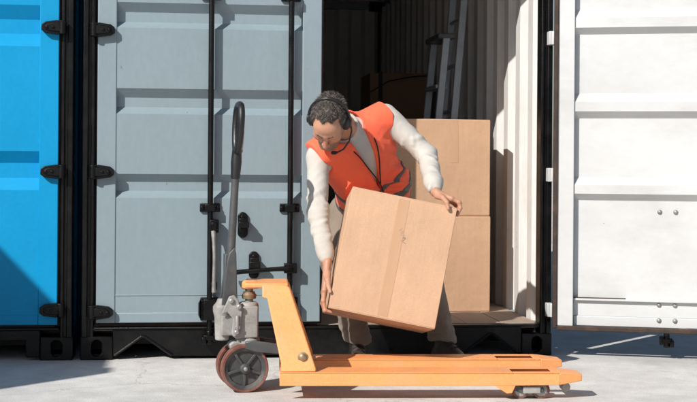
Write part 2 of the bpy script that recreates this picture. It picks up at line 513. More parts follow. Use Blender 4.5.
def sill(root, black, notches, ztop=0.164):
    poly = [(0.163, 0.016)]
    for a, p0, p1, b, top in notches:
        poly += [(a, 0.016), (p0, top), (p1, top), (b, 0.016)]
    poly += [(CW - 0.163, 0.016), (CW - 0.163, ztop - 0.012), (0.163, ztop - 0.012)]
    # outline stays simple: notches are cut upward from the bottom edge
    clean = []
    for q in poly:
        if not clean or (abs(q[0] - clean[-1][0]) > 1e-5 or abs(q[1] - clean[-1][1]) > 1e-5): clean.append(q)
    mb = MB(); mb.prism(clean, 1, 0.006, 0.026)
    mb.box(0.163, CW - 0.163, 0.026, 0.15, ztop - 0.030, ztop - 0.012)
    o = mb.build("door_sill", black, root, 0.004)
    for a, p0, p1, b, top in notches:                             # rolled lip round each notch
        if abs(p0 - a) > 0.003:
            t = MB(); t.tube([(a + .004, 0.004, 0.022), (p0, 0.004, top + 0.004), (p1, 0.004, top + 0.004), (b - .004, 0.004, 0.022)], 0.008, 8)
            t.build("notch_lip", black, o)
    mb = MB(); mb.box(0.07, CW - 0.07, -0.004, 0.05, ztop - 0.012, ztop); mb.build("threshold", black, o, 0.003)
    return o

def floor(root, L, z, boards=12, full=True):
    mb = MB(); mb.box(0.06, CW - 0.06, 0.15, L - 0.13, z - 0.05, z - 0.027)
    f = mb.build("floor", M['black'], root)
    for i in range(9):
        c = MB(); y = 0.3 + i * (L - 0.6) / 8
        c.box(0.05, CW - 0.05, y, y + 0.04, 0.04, z - 0.051); c.build("cross_member", M['black'], f)
    w = (CW - 0.12) / boards
    src = None
    for i in range(boards if full else 0):
        if src is None:
            b = MB(); b.box(0, w - 0.003, 0.052, L - 0.13, -0.026, 0)
            src = b.build("plank", M['plank'], f, 0.002)
            o = src
        else:
            o = share(src, f)
        o.location = (0.06 + i * w + 0.0015, 0, z + (0.0012 if i % 2 else 0) )
    return f

# grey container, right leaf open
ZF = 0.166
grey = thing("shipping_container", "grey painted shipping container with one closed door and one open white-faced door", "container", (0, 0, 0), 0, "containers side by side")
container(grey, 2.591, 6.058, M['grey'], M['black'])
sill(grey, M['black'], [(0.168, 0.305, 0.322, 0.464, 0.112), (1.975, 2.105, 2.12, 2.25, 0.112)])
floor(grey, 6.058, ZF)
RIBS = [(1.809 + 0.4345, 1.763 + 0.4345, 1.713 + 0.4345, 1.680 + 0.4345), (1.809, 1.763, 1.713, 1.680), (1.374, 1.328, 1.280, 1.244), (0.940, 0.900, 0.854, 0.819)]
d1 = make_door(grey, 1, RIBS, 0.186, 2.40, M['grey'], M['white'], (0.243, 0.949, 1.664, 2.34), seam=0.327)
d1.location = (0.078, 0.0, 0)
d1['label'] = "closed grey door with black lock rods"
d2 = make_door(grey, -1, RIBS, 0.168, 2.40, M['grey'], M['white'], (0.243, 0.949, 1.664, 2.34))
d2.location = (2.443, -0.039, 0)
d2.rotation_euler = (0, 0, RAD(180 - 18.8))
d2['label'] = "door swung wide open showing its white ribbed inner face"
# rusty angle bar low on the inside of the open door
mb = MB(); mb.box(-1.037, -0.095, 0.006, 0.030, 0.300, 0.312); mb.box(-1.037, -0.095, 0.006, 0.012, 0.285, 0.300)
mb.build("stiffener", M['white'], d2, 0.002)
mb = MB(); mb.box(-0.36, -0.097, 0.0075, 0.0312, 0.3125, 0.3155); mb.build("rust_line", M['gasket'], d2)
# hinge knuckles left on the post (white scuffed tabs)
for z in (0.243, 0.949, 1.664, 2.34):
    mb = MB(); mb.box(2.400, 2.432, -0.050, 0.004, z - 0.036, z + 0.036); mb.cyl((2.425, -0.046, z - .036), (2.425, -0.046, z + .036), .013, 10)
    mb.build("hinge_knuckle", M['white'] if z < 2 else M['black'], grey, 0.004)

# handles of the closed door
hd = MB()                                                        # hanging handle of the first rod
hd.box(0.566, 0.612, -0.066, -0.018, 0.645, 0.712)
hd.box(0.574, 0.604, -0.074, -0.064, 0.655, 0.700)
hd.build("handle_hub", M['black'], d1, 0.005)
hd = MB(); hd.tube([(0.586, -0.060, 0.655), (0.588, -0.070, 0.60), (0.592, -0.070, 0.52), (0.590, -0.062, 0.42), (0.590, -0.056, 0.345)], [0.014, 0.010, 0.009, 0.010, 0.012], 10)
hd.build("door_handle", M['steel'], d1)
hd = MB(); hd.box(0.575, 0.606, -0.05, 0.003, 0.355, 0.395); hd.build("handle_catch", M['black'], d1, 0.004)
hd = MB()
hd.box(0.945, 1.010, -0.062, -0.020, 0.44, 0.49)
hd.tube([(0.985, -0.058, 0.466), (0.90, -0.066, 0.462), (0.80, -0.066, 0.455), (0.70, -0.062, 0.446), (0.665, -0.058, 0.442)], [0.015, 0.012, 0.012, 0.013, 0.016], 10)
hd.build("door_handle", M['black'], d1, 0.003)
def catch(z, x, dz):
    c = MB()
    c.prism([(x + 0.026 * math.cos(a) , z + (dz if math.sin(a) > 0 else -dz) + 0.026 * math.sin(a)) for a in [2 * math.pi * (k + .5) / 20 for k in range(20)]], 1, -0.012, 0.003)
    c.box(x - 0.020, x + 0.020, -0.058, -0.012, z + dz * 0.25, z + dz * 0.9)
    c.box(x - 0.024, x + 0.030, -0.070, -0.046, z - dz * 0.3, z + dz * 0.5)
    c.box(x - 0.018, x + 0.018, -0.040, -0.012, z - dz * 0.9, z - dz * 0.3)
    for q in (-1, 1): c.cyl((x, -0.024, z + q * dz), (x, -0.010, z + q * dz), 0.012, 8)
    c.build("handle_catch", M['black'], d1, 0.004)
catch(0.683, 0.735, 0.040)
catch(0.478, 0.793, 0.045)

# blue container on the left
BX = -0.035 - CW
bluec = thing("shipping_container", "bright blue shipping container with black posts beside the grey one", "container", (BX, 0, 0), 0, "containers side by side")
container(bluec, 2.896, 6.058, M['blue'], M['black'])
sill(bluec, M['black'], [(0.45, 0.452, 0.80, 0.802, 0.10), (CW - 0.802, CW - 0.80, CW - 0.235, CW - 0.233, 0.10)])
floor(bluec, 6.058, ZF, full=False)
BR = [(1.784 + 0.733, 1.714 + 0.733, 1.642 + 0.733, 1.577 + 0.733), (1.784, 1.714, 1.642, 1.577), (1.051, 0.991, 0.916, 0.856)]
for side, x in ((1, 0.078), (-1, CW - 0.078)):
    d = make_door(bluec, side, BR, 0.178, 2.70, M['blue'], M['white'], (0.255, 0.949, 1.672, 2.5))
    d.location = (x, 0, 0)

# container parked end-on to the left of the frame; its corner shades the blue door
side_c = thing("shipping_container", "container parked crosswise to the left, its shadow falling on the blue door", "container", (-2.46, -0.56, 0), RAD(90))
side_c.location = (-2.46, -3.0, 0)
container(side_c, 2.77, 6.058, M['grey'], M['black'])
sill(side_c, M['black'], [])
floor(side_c, 6.058, ZF, full=False)
for side, x in ((1, 0.078), (-1, CW - 0.078)):
    d = make_door(side_c, side, BR, 0.178, 2.58, M['grey'], M['white'], (0.255, 0.949, 1.672, 2.4), detail=False)
    d.location = (x, 0, 0)
# ------------------------------------------------------------------ pallet jack
M['orange'] = paint('orange_paint', (0.87, 0.355, 0.125), 0.45, var=0.07, scale=5, bump=0.0006, bscale=160, dirt=(0.68, 0.38, 0.22), dirt_amt=0.55,
                    dirt_scale=9, rust=0.075, fine=0.07)
M['cast'] = paint('grey_cast_metal', (0.33, 0.325, 0.31), 0.55, var=0.18, scale=14, bump=0.0015, bscale=120, dirt=(0.12, 0.10, 0.085), dirt_amt=0.7, dirt_scale=11, rust=0.04)
M['dark'] = paint('dark_grey_paint', (0.065, 0.068, 0.072), 0.42, var=0.2, scale=10, bump=0.0008, bscale=120, dirt=(0.16, 0.14, 0.12), dirt_amt=0.5, dirt_scale=9)
M['grip'] = paint('black_grip', (0.016, 0.016, 0.017), 0.4, var=0.2, scale=18, bump=0.0006, bscale=150)
M['tread'] = paint('red_brown_tread', (0.17, 0.062, 0.042), 0.6, var=0.25, scale=20, bump=0.001, bscale=110, dirt=(0.30, 0.24, 0.20), dirt_amt=0.7, dirt_scale=14)
M['wheel'] = paint('wheel_grey', (0.052, 0.053, 0.055), 0.5, var=0.25, scale=18, bump=0.001, bscale=120, dirt=(0.20, 0.17, 0.14), dirt_amt=0.6, dirt_scale=12)
M['brass'] = paint('worn_bolt', (0.36, 0.27, 0.17), 0.5, metal=0.7, var=0.2, scale=30)

JX, JY, JR = 0.772, -0.955, RAD(-3.9)
jack = thing("pallet_jack", "orange hand pallet jack standing on the concrete before the man", "pallet jack", (JX, JY, 0), JR)
ZT = 0.118                                                        # fork top
def fork(yc):
    root = None
    x0, x1, w = 0.165, 1.455, 0.158
    f = MB()
    # top sheet with a slot over the rollers, folded side skirts, tapered tip
    xa, xb, ya, yb = 1.155, 1.325, yc - 0.046, yc + 0.046
    t = 0.006
    tip = 0.052
    def slab(px):                                                 # polygon in plan -> sheet
        f.prism(px, 2, ZT - t, ZT)
    slab([(x0, yc - w / 2), (xa, yc - w / 2), (xa, yc + w / 2), (x0, yc + w / 2)])
    slab([(xa, yc - w / 2), (xb, yc - w / 2), (xb, ya), (xa, ya)])
    slab([(xa, yb), (xb, yb), (xb, yc + w / 2), (xa, yc + w / 2)])
    slab([(xb, yc - w / 2), (1.352, yc - w / 2), (1.352, yc + w / 2), (xb, yc + w / 2)])
    # drooping tapered nose
    n0 = [(1.352, yc - w / 2, ZT), (1.352, yc + w / 2, ZT), (x1, yc + tip, ZT - 0.010), (x1, yc - tip, ZT - 0.010)]
    n1 = [(p[0], p[1], ZT - 0.054 + (0.014 if p[0] > 1.4 else 0)) for p in n0]
    f.add(n0 + n1, [(0, 1, 2, 3), (7, 6, 5, 4), (3, 2, 6, 7), (0, 3, 7, 4), (1, 5, 6, 2), (0, 4, 5, 1)])
    o = f.build("fork", M['orange'], jack, 0.003)
    for sgn in (-1, 1):
        s = MB()
        ys = sorted((yc + sgn * w / 2, yc + sgn * (w / 2 - 0.006)))
        s.prism([(x0, ZT - 0.056), (1.14, ZT - 0.056), (1.352, ZT - 0.054), (1.352, ZT - 0.0065), (x0, ZT - 0.0065)], 1, ys[0], ys[1])
        s.prism([(1.075, ZT - 0.0555), (1.165, ZT - 0.0555), (1.150, ZT - 0.088), (1.128, ZT - 0.090)], 1, ys[0] + .0005, ys[1] - .0005)
        s.build("fork_skirt", M['orange'], o, 0.002)
    # push rod under the fork, link, rollers and entry roller
    r = MB(); r.cyl((0.30, yc, ZT - 0.040), (1.14, yc, ZT - 0.046), 0.011, 10); r.build("push_rod", M['dark'], o)
    l = MB()
    for sgn in (-1, 1):
        l.prism([(1.118, 0.052), (1.145, 0.078), (1.20, 0.052), (1.288, 0.050), (1.292, 0.030), (1.19, 0.028)], 1, yc + sgn * 0.052 - 0.005, yc + sgn * 0.052 + 0.005)
    l.build("roller_link", M['dark'], o, 0.003)
    for xr in (1.193, 1.281):
        ro = MB()
        ro.lathe([(-0.043, 0.012), (-0.043, 0.034), (-0.040, 0.038), (0.040, 0.038), (0.043, 0.034), (0.043, 0.012)], (xr, yc, 0.038), (0, 1, 0), 24)
        rr = ro.build("load_roller", M['tread'], o)
        hb = MB(); hb.lathe([(-0.0485, 0.006), (-0.0485, 0.016), (-0.043, 0.027), (0.043, 0.027), (0.0485, 0.016), (0.0485, 0.006)], (xr, yc, 0.038), (0, 1, 0), 20)
        hb.build("roller_hub", M['cast'], o)
    br = MB(); br.box(1.20, 1.275, yc - 0.064, yc - 0.057, 0.026, 0.056); br.build("roller_bracket", M['cast'], o, 0.003)
    er = MB(); er.lathe([(-0.030, 0.004), (-0.030, 0.016), (-0.026, 0.019), (0.026, 0.019), (0.030, 0.016), (0.030, 0.004)], (1.392, yc, 0.047), (0, 1, 0), 18)
    er.build("entry_roller", M['cast'], o)
    return o
FY = 0.201
for y in (-FY, FY): fork(y)

# upright frame: two leaning side plates joined by a top beam and a low cross plate
for sgn in (-1, 1):
    y0 = sgn * FY - 0.010 - (0.052 * (1 if sgn < 0 else -1))
    p = MB()
    outer = [(0.088, 0.474), (0.190, 0.474), (0.206, 0.462), (0.318, 0.132), (0.318, 0.1185), (0.170, 0.1185), (0.172, 0.145), (0.110, 0.417), (0.088, 0.422)]
    yy = sorted((y0, y0 + 0.020))
    # web plate leaning inwards towards the top
    Msh = Matrix(((1, 0, 0, 0), (0, 1, -sgn * 0.38, sgn * 0.38 * 0.118), (0, 0, 1, 0), (0, 0, 0, 1)))
    p.prism([(a, b) for a, b in outer], 1, yy[0], yy[1], Msh)
    o = p.build("side_plate", M['orange'], jack, 0.005)
    b = MB()
    q = Msh @ Vector((0.262, yy[0] if sgn < 0 else yy[1], 0.178))
    b.lathe([(0, 0.022), (0.004, 0.022), (0.006, 0.015), (0.013, 0.014), (0.016, 0.010)], q, (0, sgn, 0), 6 if sgn > 0 else 18)
    b.build("pivot_bolt", M['brass'], o)
p = MB()
p.box(0.012, 0.200, -0.120, 0.120, 0.459, 0.480)
p.lathe([(0, 0.040), (0.026, 0.040), (0.036, 0.030)], (0.034, 0, 0.447), (0, 0, 1), 20)
p.build("top_beam", M['orange'], jack, 0.006, seg=3)
p = MB()
p.box(0.170, 0.315, -0.128, 0.128, 0.104, 0.1175)
p.prism([(0.205, 0.459), (0.192, 0.459), (0.296, 0.118), (0.312, 0.118)], 1, -0.105, 0.105)
p.build("cross_plate", M['orange'], jack, 0.003)
t = MB(); t.cyl((0.262, -0.20, 0.176), (0.262, 0.20, 0.176), 0.013, 12); t.build("torsion_bar", M['dark'], jack)

# pump, steering and handle turn together about the kingpin
SR = Matrix.Rotation(RAD(12), 4, 'Z')
def sbuild(mb, *a, **k):
    o = mb.build(*a, **k); o.matrix_local = SR @ Matrix.Translation((0, 0, 0)); return o

pu = MB()
pu.box(-0.040, 0.062, -0.052, 0.052, 0.232, 0.372)
pu.lathe([(0, 0.046), (0.150, 0.046), (0.160, 0.036)], (0.026, 0, 0.228), (0, 0, 1), 22)
pump = sbuild(pu, "pump_body", M['cast'], jack, 0.010, seg=3)
c = MB(); c.lathe([(0, 0.030), (0.10, 0.033), (0.128, 0.040), (0.150, 0.040), (0.160, 0.030), (0.175, 0.022), (0.182, 0.022)], (-0.090, 0, 0.222), (0, 0, 1), 22)
c.box(-0.10, -0.03, -0.044, 0.044, 0.245, 0.332)
c.build("oil_tank", M['cast'], pump, 0.006, seg=3)
for sg in (-1, 1):
    c = MB(); c.prism([(-0.104, 0.34), (-0.070, 0.418), (-0.048, 0.424), (-0.030, 0.404), (-0.012, 0.352), (-0.020, 0.256), (-0.048, 0.240), (-0.058, 0.256), (-0.052, 0.32), (-0.078, 0.35)], 1, sg * 0.060 - 0.006, sg * 0.060 + 0.006)
    c.build("handle_yoke", M['cast'], pump, 0.004)
c = MB(); c.cyl((-0.034, -0.067, 0.262), (-0.034, -0.067, 0.335), 0.010, 10); c.box(-0.046, -0.022, -0.075, -0.058, 0.275, 0.290)
c.build("release_valve", M['steel'], pump, 0.002)
for x, z in ((-0.060, 0.398), (-0.026, 0.372), (-0.036, 0.262)):
    c = MB(); c.lathe([(0, 0.0125), (0.006, 0.012), (0.010, 0.007)], (x, -0.066, z), (0, -1, 0), 10); c.build("bolt", M['steel'], pump)
c = MB(); c.cyl((0.030, 0, 0.37), (0.030, 0, 0.462), 0.018, 16); c.build("piston", M['steel'], pump)
c = MB(); c.lathe([(0, 0.030), (0.016, 0.033), (0.024, 0.026), (0.03, 0.026)], (0.030, 0, 0.402), (0, 0, 1), 18); c.build("piston_collar", M['brass'], pump)
# steering head below the pump with the axle
c = MB()
c.lathe([(0, 0.030), (0.012, 0.052), (0.030, 0.056), (0.052, 0.054), (0.060, 0.040)], (0.024, 0, 0.176), (0, 0, 1), 22)
c.prism([(-0.055, 0.180), (0.070, 0.180), (0.085, 0.196), (0.070, 0.214), (-0.045, 0.218), (-0.062, 0.205)], 1, -0.036, 0.036)
c.box(-0.022, 0.026, -0.024, 0.024, 0.085, 0.182)
c.build("steering_head", M['cast'], pump, 0.006, seg=3)
c = MB(); c.lathe([(0, 0.014), (0.006, 0.013), (0.010, 0.008)], (0.052, -0.036, 0.197), (0, -1, 0), 8); c.build("bolt", M['steel'], pump)
c = MB(); c.cyl((0, -0.086, 0.104), (0, 0.086, 0.104), 0.012, 12); c.build("axle", M['steel'], pump)
for sg in (-1, 1):
    w = MB()
    yc = sg * 0.058
    w.lathe([(-0.023, 0.092), (-0.024, 0.1005), (-0.019, 0.104), (0.019, 0.104), (0.024, 0.1005), (0.023, 0.092)], (0, yc, 0.104), (0, 1, 0), 40, True)
    wh = sbuild(w, "steer_wheel", M['tread'], jack)
    r = MB()
    # rim ring
    n = 40
    vs, fs = [], []
    for k in range(n):
        a = 2 * math.pi * k / n
        for rr, y in ((0.0925, -0.021), (0.0925, 0.021), (0.074, 0.012), (0.074, -0.012)):
            vs.append((math.cos(a) * rr, yc + y, 0.104 + math.sin(a) * rr))
    for k in range(n):
        j = (k + 1) % n
        for q in range(4): fs.append((k * 4 + q, k * 4 + (q + 1) % 4, j * 4 + (q + 1) % 4, j * 4 + q))
    r.add(vs, fs)
    r.lathe([(-0.013, 0.006), (-0.013, 0.074), (-0.007, 0.074), (-0.007, 0.006)] if sg < 0 else [(0.007, 0.006), (0.007, 0.074), (0.013, 0.074), (0.013, 0.006)], (0, yc + (0.010 if sg < 0 else -0.010), 0.104), (0, 1, 0), 30)
    r.build("rim", M['wheel'], wh, 0.0015)
    for k in range(5):
        a = 2 * math.pi * k / 5 + 0.35
        sp = MB(); Mr = Matrix.Translation((0, yc, 0.104)) @ Matrix.Rotation(a, 4, 'Y')
        sp.box(0.018, 0.076, -0.014, 0.014, -0.006, 0.006, Mr); sp.build("spoke", M['wheel'], wh, 0.002)
    h = MB(); h.lathe([(-0.028, 0.006), (-0.028, 0.013), (-0.022, 0.022), (0.022, 0.022), (0.028, 0.013), (0.028, 0.006)], (0, yc, 0.104), (0, 1, 0), 20)
    h.build("hub", M['wheel'], wh)
    h = MB(); h.lathe([(0, 0.010), (0.008, 0.009), (0.011, 0.004)], (0, yc + sg * 0.028, 0.104), (0, sg, 0), 8); h.build("axle_nut", M['steel'], wh)
# lifting link from the head to the forks
c = MB()
for sg in (-1, 1):
    c.prism([(0.015, 0.222), (0.055, 0.226), (0.262, 0.198), (0.282, 0.176), (0.258, 0.160), (0.06, 0.176), (0.015, 0.190)], 1, sg * 0.072 - 0.008, sg * 0.072 + 0.008)
c.box(0.06, 0.10, -0.064, 0.064, 0.186, 0.204)
c.build("lifting_link", M['dark'], jack, 0.004)

# handle: flat tapered foot, tube, looped grip
def hz(z): return Vector((-0.062 + (z - 0.40) * 0.050, 0, z))
c = MB()
a0, a1 = hz(0.385), hz(0.62)
for sg in (-1, 1):
    c.prism([(a0.x - 0.036, 0.372), (a0.x + 0.036, 0.372), (a1.x + 0.017, 0.60), (a1.x + 0.010, 0.63), (a1.x - 0.014, 0.605), (a1.x - 0.022, 0.58)], 1, sg * 0.030 - 0.004, sg * 0.030 + 0.004)
c.box(a0.x - 0.020, a0.x + 0.020, -0.026, 0.026, 0.380, 0.60)
hnd = sbuild(c, "handle", M['dark'], jack, 0.004)
c = MB(); p0, p1 = hz(0.58), hz(1.04); c.tube([p0, p1], [0.0185, 0.0165], 16); c.build("handle_tube", M['dark'], hnd)
c = MB()
zb, zt = 1.00, 1.265
pts = []
for k in range(40):
    a = 2 * math.pi * k / 40
    hw = 0.080 * (0.62 + 0.38 * (math.sin(a) * 0.5 + 0.5))
    z = 1.150 + 0.105 * math.sin(a)
    p = hz(z); pts.append(Vector((p.x, hw * math.copysign(abs(math.cos(a)) ** 0.75, math.cos(a)), z)))
pts = pts + [pts[0], pts[1]]
c.tube(pts, 0.0155, 12, flat=1.0)
c.build("grip_loop", M['grip'], hnd)
c = MB(); c.tube([hz(0.93), hz(1.00), hz(1.055)], [0.020, 0.024, 0.021], 14); c.build("grip_neck", M['grip'], hnd)
c = MB(); q = hz(1.205)
c.tube([q + Vector((0.014, 0.010, 0)), q + Vector((0.018, 0.0, -0.07)), q + Vector((0.012, -0.004, -0.16))], [0.006, 0.007, 0.006], 8)
c.build("release_lever", M['steel'], hnd)

# ------------------------------------------------------------------ cartons
def cardboard(name, col, seed):
    m, nt, bs, N, L = nodes_of(name)
    tc = N('ShaderNodeTexCoord'); mp = N('ShaderNodeMapping'); mp.inputs['Location'].default_value = (seed, seed * 2, 0)
    L(tc.outputs['Object'], mp.inputs[0])
    def noise(sc, det, stretch=None, r=0.6):
        v = mp
        if stretch:
            v = N('ShaderNodeMapping'); v.inputs['Scale'].default_value = stretch; L(mp.outputs[0], v.inputs[0])
        n = N('ShaderNodeTexNoise'); n.inputs['Scale'].default_value = sc; n.inputs['Detail'].default_value = det
        n.inputs['Roughness'].default_value = r
        L(v.outputs[0], n.inputs['Vector']); return n
    a, b, f = noise(4, 6), noise(60, 3, (1, 1, 0.05)), noise(220, 2)
    prev = None
    for n, lo, hi in ((a, 0.90, 1.07), (b, 0.975, 1.02), (f, 0.94, 1.05)):
        mr = N('ShaderNodeMapRange')
        for i, v in zip((1, 2, 3, 4), (0.3, 0.7, lo, hi)): mr.inputs[i].default_value = v
        L(n.outputs[0], mr.inputs[0])
        mx = N('ShaderNodeMix'); mx.data_type = 'RGBA'; mx.blend_type = 'MULTIPLY'; mx.inputs['Factor'].default_value = 1
        if prev is None: mx.inputs['A'].default_value = (*col, 1)
        else: L(prev, mx.inputs['A'])
        L(mr.outputs[0], mx.inputs['B']); prev = mx.outputs['Result']
    L(prev, bs.inputs['Base Color'])
    bs.inputs['Roughness'].default_value = 0.8; bs.inputs['Specular IOR Level'].default_value = 0.25
    d = noise(6, 3); bp = N('ShaderNodeBump'); bp.inputs['Distance'].default_value = 0.006; L(d.outputs[0], bp.inputs['Height'])
    b2 = N('ShaderNodeBump'); b2.inputs['Distance'].default_value = 0.0006; L(b.outputs[0], b2.inputs['Height']); L(bp.outputs[0], b2.inputs['Normal'])
    L(b2.outputs[0], bs.inputs['Normal'])
    return m
M['card'] = cardboard('cardboard', (0.575, 0.365, 0.235), 0.0)
M['card2'] = cardboard('cardboard_plain', (0.535, 0.335, 0.21), 3.7)
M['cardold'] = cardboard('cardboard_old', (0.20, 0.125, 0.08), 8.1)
M['tape'] = paint('parcel_tape', (0.52, 0.315, 0.19), 0.40, var=0.06, scale=12, bump=0.0005, bscale=40, stretch=(1, 1, 0.3))
M['ink'] = paint('stamp_ink', (0.48, 0.33, 0.24), 0.7, var=0.2, scale=30)

PHS = {}
def carton(name, label, w, d, h, mat, group=None, tape_top=0.0, tape_bot=0.0, tape_x=0.0, full_tape=False, sag=0.004):
    """closed carton standing on z = 0, centred: four wall panels, top and bottom flaps with their gap, tape"""
    root = thing(name, label, "box", (0, 0, 0), 0, group)
    t = 0.006
    phs = {}
    def panel(nm, x0, x1, y0, y1, z0, z1, axis):
        """slightly bowed board"""
        n = 7
        mb = MB()
        e = (x0, x1, y0, y1, z0, z1)
        mb.box(*e)
        me = mb.mesh(nm)
        bm = bmesh.new(); bm.from_mesh(me)
        bmesh.ops.subdivide_edges(bm, edges=[q for q in bm.edges if q.calc_length() > 0.05], cuts=n, use_grid_fill=True)
        cx, cy, cz = (x0 + x1) / 2, (y0 + y1) / 2, (z0 + z1) / 2
        ext = (max(x1 - x0, 1e-4), max(y1 - y0, 1e-4), max(z1 - z0, 1e-4))
        ph = random.random() * 6
        phs[nm] = ph
        for v in bm.verts:
            a, b = [i for i in range(3) if i != axis]
            c0 = (cx, cy, cz)
            u = (v.co[a] - c0[a]) / ext[a] * 2; q = (v.co[b] - c0[b]) / ext[b] * 2
            bow = (1 - u * u) * (1 - q * q)
            sgn = 1 if c0[axis] > (h / 2 if axis == 2 else 0) else -1
            v.co[axis] += sgn * sag * bow * (0.6 + 0.6 * math.sin(ph + 2.2 * u + 1.3 * q))
        bm.to_mesh(me); bm.free()
        me.materials.append(mat); me.shade_smooth(); me.set_sharp_from_angle(angle=RAD(38))
        return link(nm, me, root, 0.0022)
    panel("front_panel", -w / 2, w / 2, -d / 2, -d / 2 + t, 0.004, h - 0.004, 1)
    panel("back_panel", -w / 2, w / 2, d / 2 - t, d / 2, 0.004, h - 0.004, 1)
    panel("side_panel", -w / 2, -w / 2 + t, -d / 2 + t, d / 2 - t, 0.004, h - 0.004, 0)
    panel("side_panel", w / 2 - t, w / 2, -d / 2 + t, d / 2 - t, 0.004, h - 0.004, 0)
    for z0, z1, nm in ((h - t, h, "top_flap"), (0, t, "bottom_flap")):
        panel(nm, -w / 2 + .001, w / 2 - .001, -d / 2 + .001, -0.0015, z0, z1, 2)
        panel(nm, -w / 2 + .001, w / 2 - .001, 0.0015, d / 2 - .001, z0, z1, 2)
    def strip(z0, z1):
        mb = MB()
        n, m = 12, 3
        hx = 0.024
        def fy(x, z):
            u, q = x / w * 2, (z - h / 2) / (h - 0.008) * 2
            return -d / 2 - sag * (1 - u * u) * max(1 - q * q, 0) * (0.6 + 0.6 * math.sin(phs["front_panel"] + 2.2 * u + 1.3 * q)) - 0.0009
        vs, fs = [], []
        for lay in (0.0, 0.0006):
            for i in range(n + 1):
                z = z0 + (z1 - z0) * i / n
                for j in range(m + 1):
                    x = tape_x - hx + 2 * hx * j / m
                    vs.append((x, fy(x, z) + lay, z))
        K = (n + 1) * (m + 1)
        for i in range(n):
            for j in range(m):
                q = i * (m + 1) + j
                fs += [(q, q + 1, q + m + 2, q + m + 1), (K + q, K + q + m + 1, K + q + m + 2, K + q + 1)]
        for i in range(n):
            for j in (0, m):
                q = i * (m + 1) + j; fs.append((q, q + m + 1, K + q + m + 1, K + q))
        for j in range(m):
            for i in (0, n):
                q = i * (m + 1) + j; fs.append((q, q + 1, K + q + 1, K + q))
        mb.add(vs, fs)
        mb.build("tape_strip", M['tape'], root)
    PHS[root.name] = phs
    if full_tape: strip(0.012, h - 0.012)
    if tape_top: strip(h - tape_top, h - 0.004)
    if tape_bot: strip(0.004, tape_bot)
    return root

# stack by the right wall, just inside the opening
bx = 2.235
W1 = 0.58
lower = carton("cardboard_box", "lower brown carton of the stack standing on the container floor", W1, 0.46, 0.540, M['card2'], "stacked cartons", tape_bot=0.0, tape_x=0.035)
lower.location = (bx - W1 / 2 + 0.004, 0.585 + 0.23, ZF + 0.002)
upper = carton("cardboard_box", "upper brown carton of the stack, taped, behind the man's arm", W1, 0.46, 0.545, M['card2'], "stacked cartons", tape_top=0.245, tape_bot=0.155, tape_x=0.082)
upper.location = (bx - W1 / 2, 0.59 + 0.23, ZF + 0.5445)
upper.rotation_euler = (0, 0, RAD(0.3))
# carton at the back with a black strap
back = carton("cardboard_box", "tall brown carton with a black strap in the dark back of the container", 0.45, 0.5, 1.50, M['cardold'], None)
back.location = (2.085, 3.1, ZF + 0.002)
mb = MB(); mb.box(-0.165, -0.135, -0.258, -0.2555, 0.004, 1.506); mb.box(-0.165, -0.135, -0.2555, 0.25, 1.5025, 1.506)
mb.build("strap", M['rubber'], back)
mb = MB(); mb.tube([(-0.222, -0.26, 1.36), (-0.09, -0.262, 1.44), (0.08, -0.262, 1.475), (0.222, -0.26, 1.485)], 0.005, 6); mb.build("cord", M['rubber'], back)

# carried carton
HB = carton("cardboard_box", "brown taped carton held tilted in the man's hands", 0.482, 0.42, 0.556, M['card'], None, full_tape=True, tape_x=0.0, sag=0.003)
Rb = Matrix.Rotation(-0.0484, 4, 'Z') @ Matrix.Rotation(-0.165, 4, 'X') @ Matrix.Rotation(0.2001, 4, 'Y')
HBM = Matrix.Translation((1.4548, -0.74, 0.5474)) @ Rb
HB.matrix_world = HBM @ Matrix.Translation((0, 0, -0.278))
ink = MB()
for k, (x, z, a) in enumerate([(0.002 + 0.016 * random.random() + k * 0.0016, 0.41 - k * 0.0045, random.uniform(-1.4, 1.4)) for k in range(14)]):
    u_, q_ = x / 0.482 * 2, (z - 0.278) / 0.548 * 2
    yk = -0.21 - 0.003 * (1 - u_ * u_) * (1 - q_ * q_) * (0.6 + 0.6 * math.sin(PHS[HB.name]['front_panel'] + 2.2 * u_ + 1.3 * q_)) - 0.0018
    Mk = Matrix.Translation((x, yk, z)) @ Matrix.Rotation(a, 4, 'Y')
    ink.box(-0.006, 0.006, -0.0003 - k * 2e-5, 0.0002, -0.0011, 0.0011, Mk)
ink.build("stamp_mark", M['ink'], HB)

# ------------------------------------------------------------------ ladder
M['alu'] = paint('worn_aluminium', (0.34, 0.38, 0.42), 0.45, metal=0.4, var=0.15, scale=16, bump=0.0004, bscale=90, dirt=(0.20, 0.20, 0.20), dirt_amt=0.5, dirt_scale=10)
lad = thing("ladder", "folded aluminium ladder leaning on the inner wall behind the stacked boxes", "ladder", (2.05, 1.55, ZF))
def rail(y, xb, xt, zt, w=0.023):
    mb = MB()
    Ms = Matrix(((1, 0, (xt - xb) / zt, xb), (0, 1, 0, y), (0, 0, 1, 0), (0, 0, 0, 1)))
    mb.box(-w, w, -0.013, 0.013, 0.0, zt, Ms)
    mb.build("rail", M['alu'], lad, 0.005)
    f = MB(); f.box(xb - w - .004, xb + w + .004, y - 0.018, y + 0.018, 0.0, 0.045); f.build("foot", M['rubber'], lad, 0.004)
H1, H2 = 1.62, 2.05
rail(-0.22, -0.075, 0.075, H1); rail(0.20, -0.075, 0.075, H1)
rail(-0.19, 0.045, 0.205, H2); rail(0.17, 0.045, 0.205, H2)
mb = MB(); mb.box(0.02, 0.13, -0.235, 0.215, H1 - 0.005, H1 + 0.03); mb.build("top_cap", M['dark'], lad, 0.008)
for k in range(5):
    z = 0.24 + k * 0.27
    mb = MB(); x = -0.075 + 0.15 * z / H1; mb.box(x - 0.036, x + 0.036, -0.207, 0.187, z - 0.012, z + 0.012); mb.build("step", M['alu'], lad, 0.003)
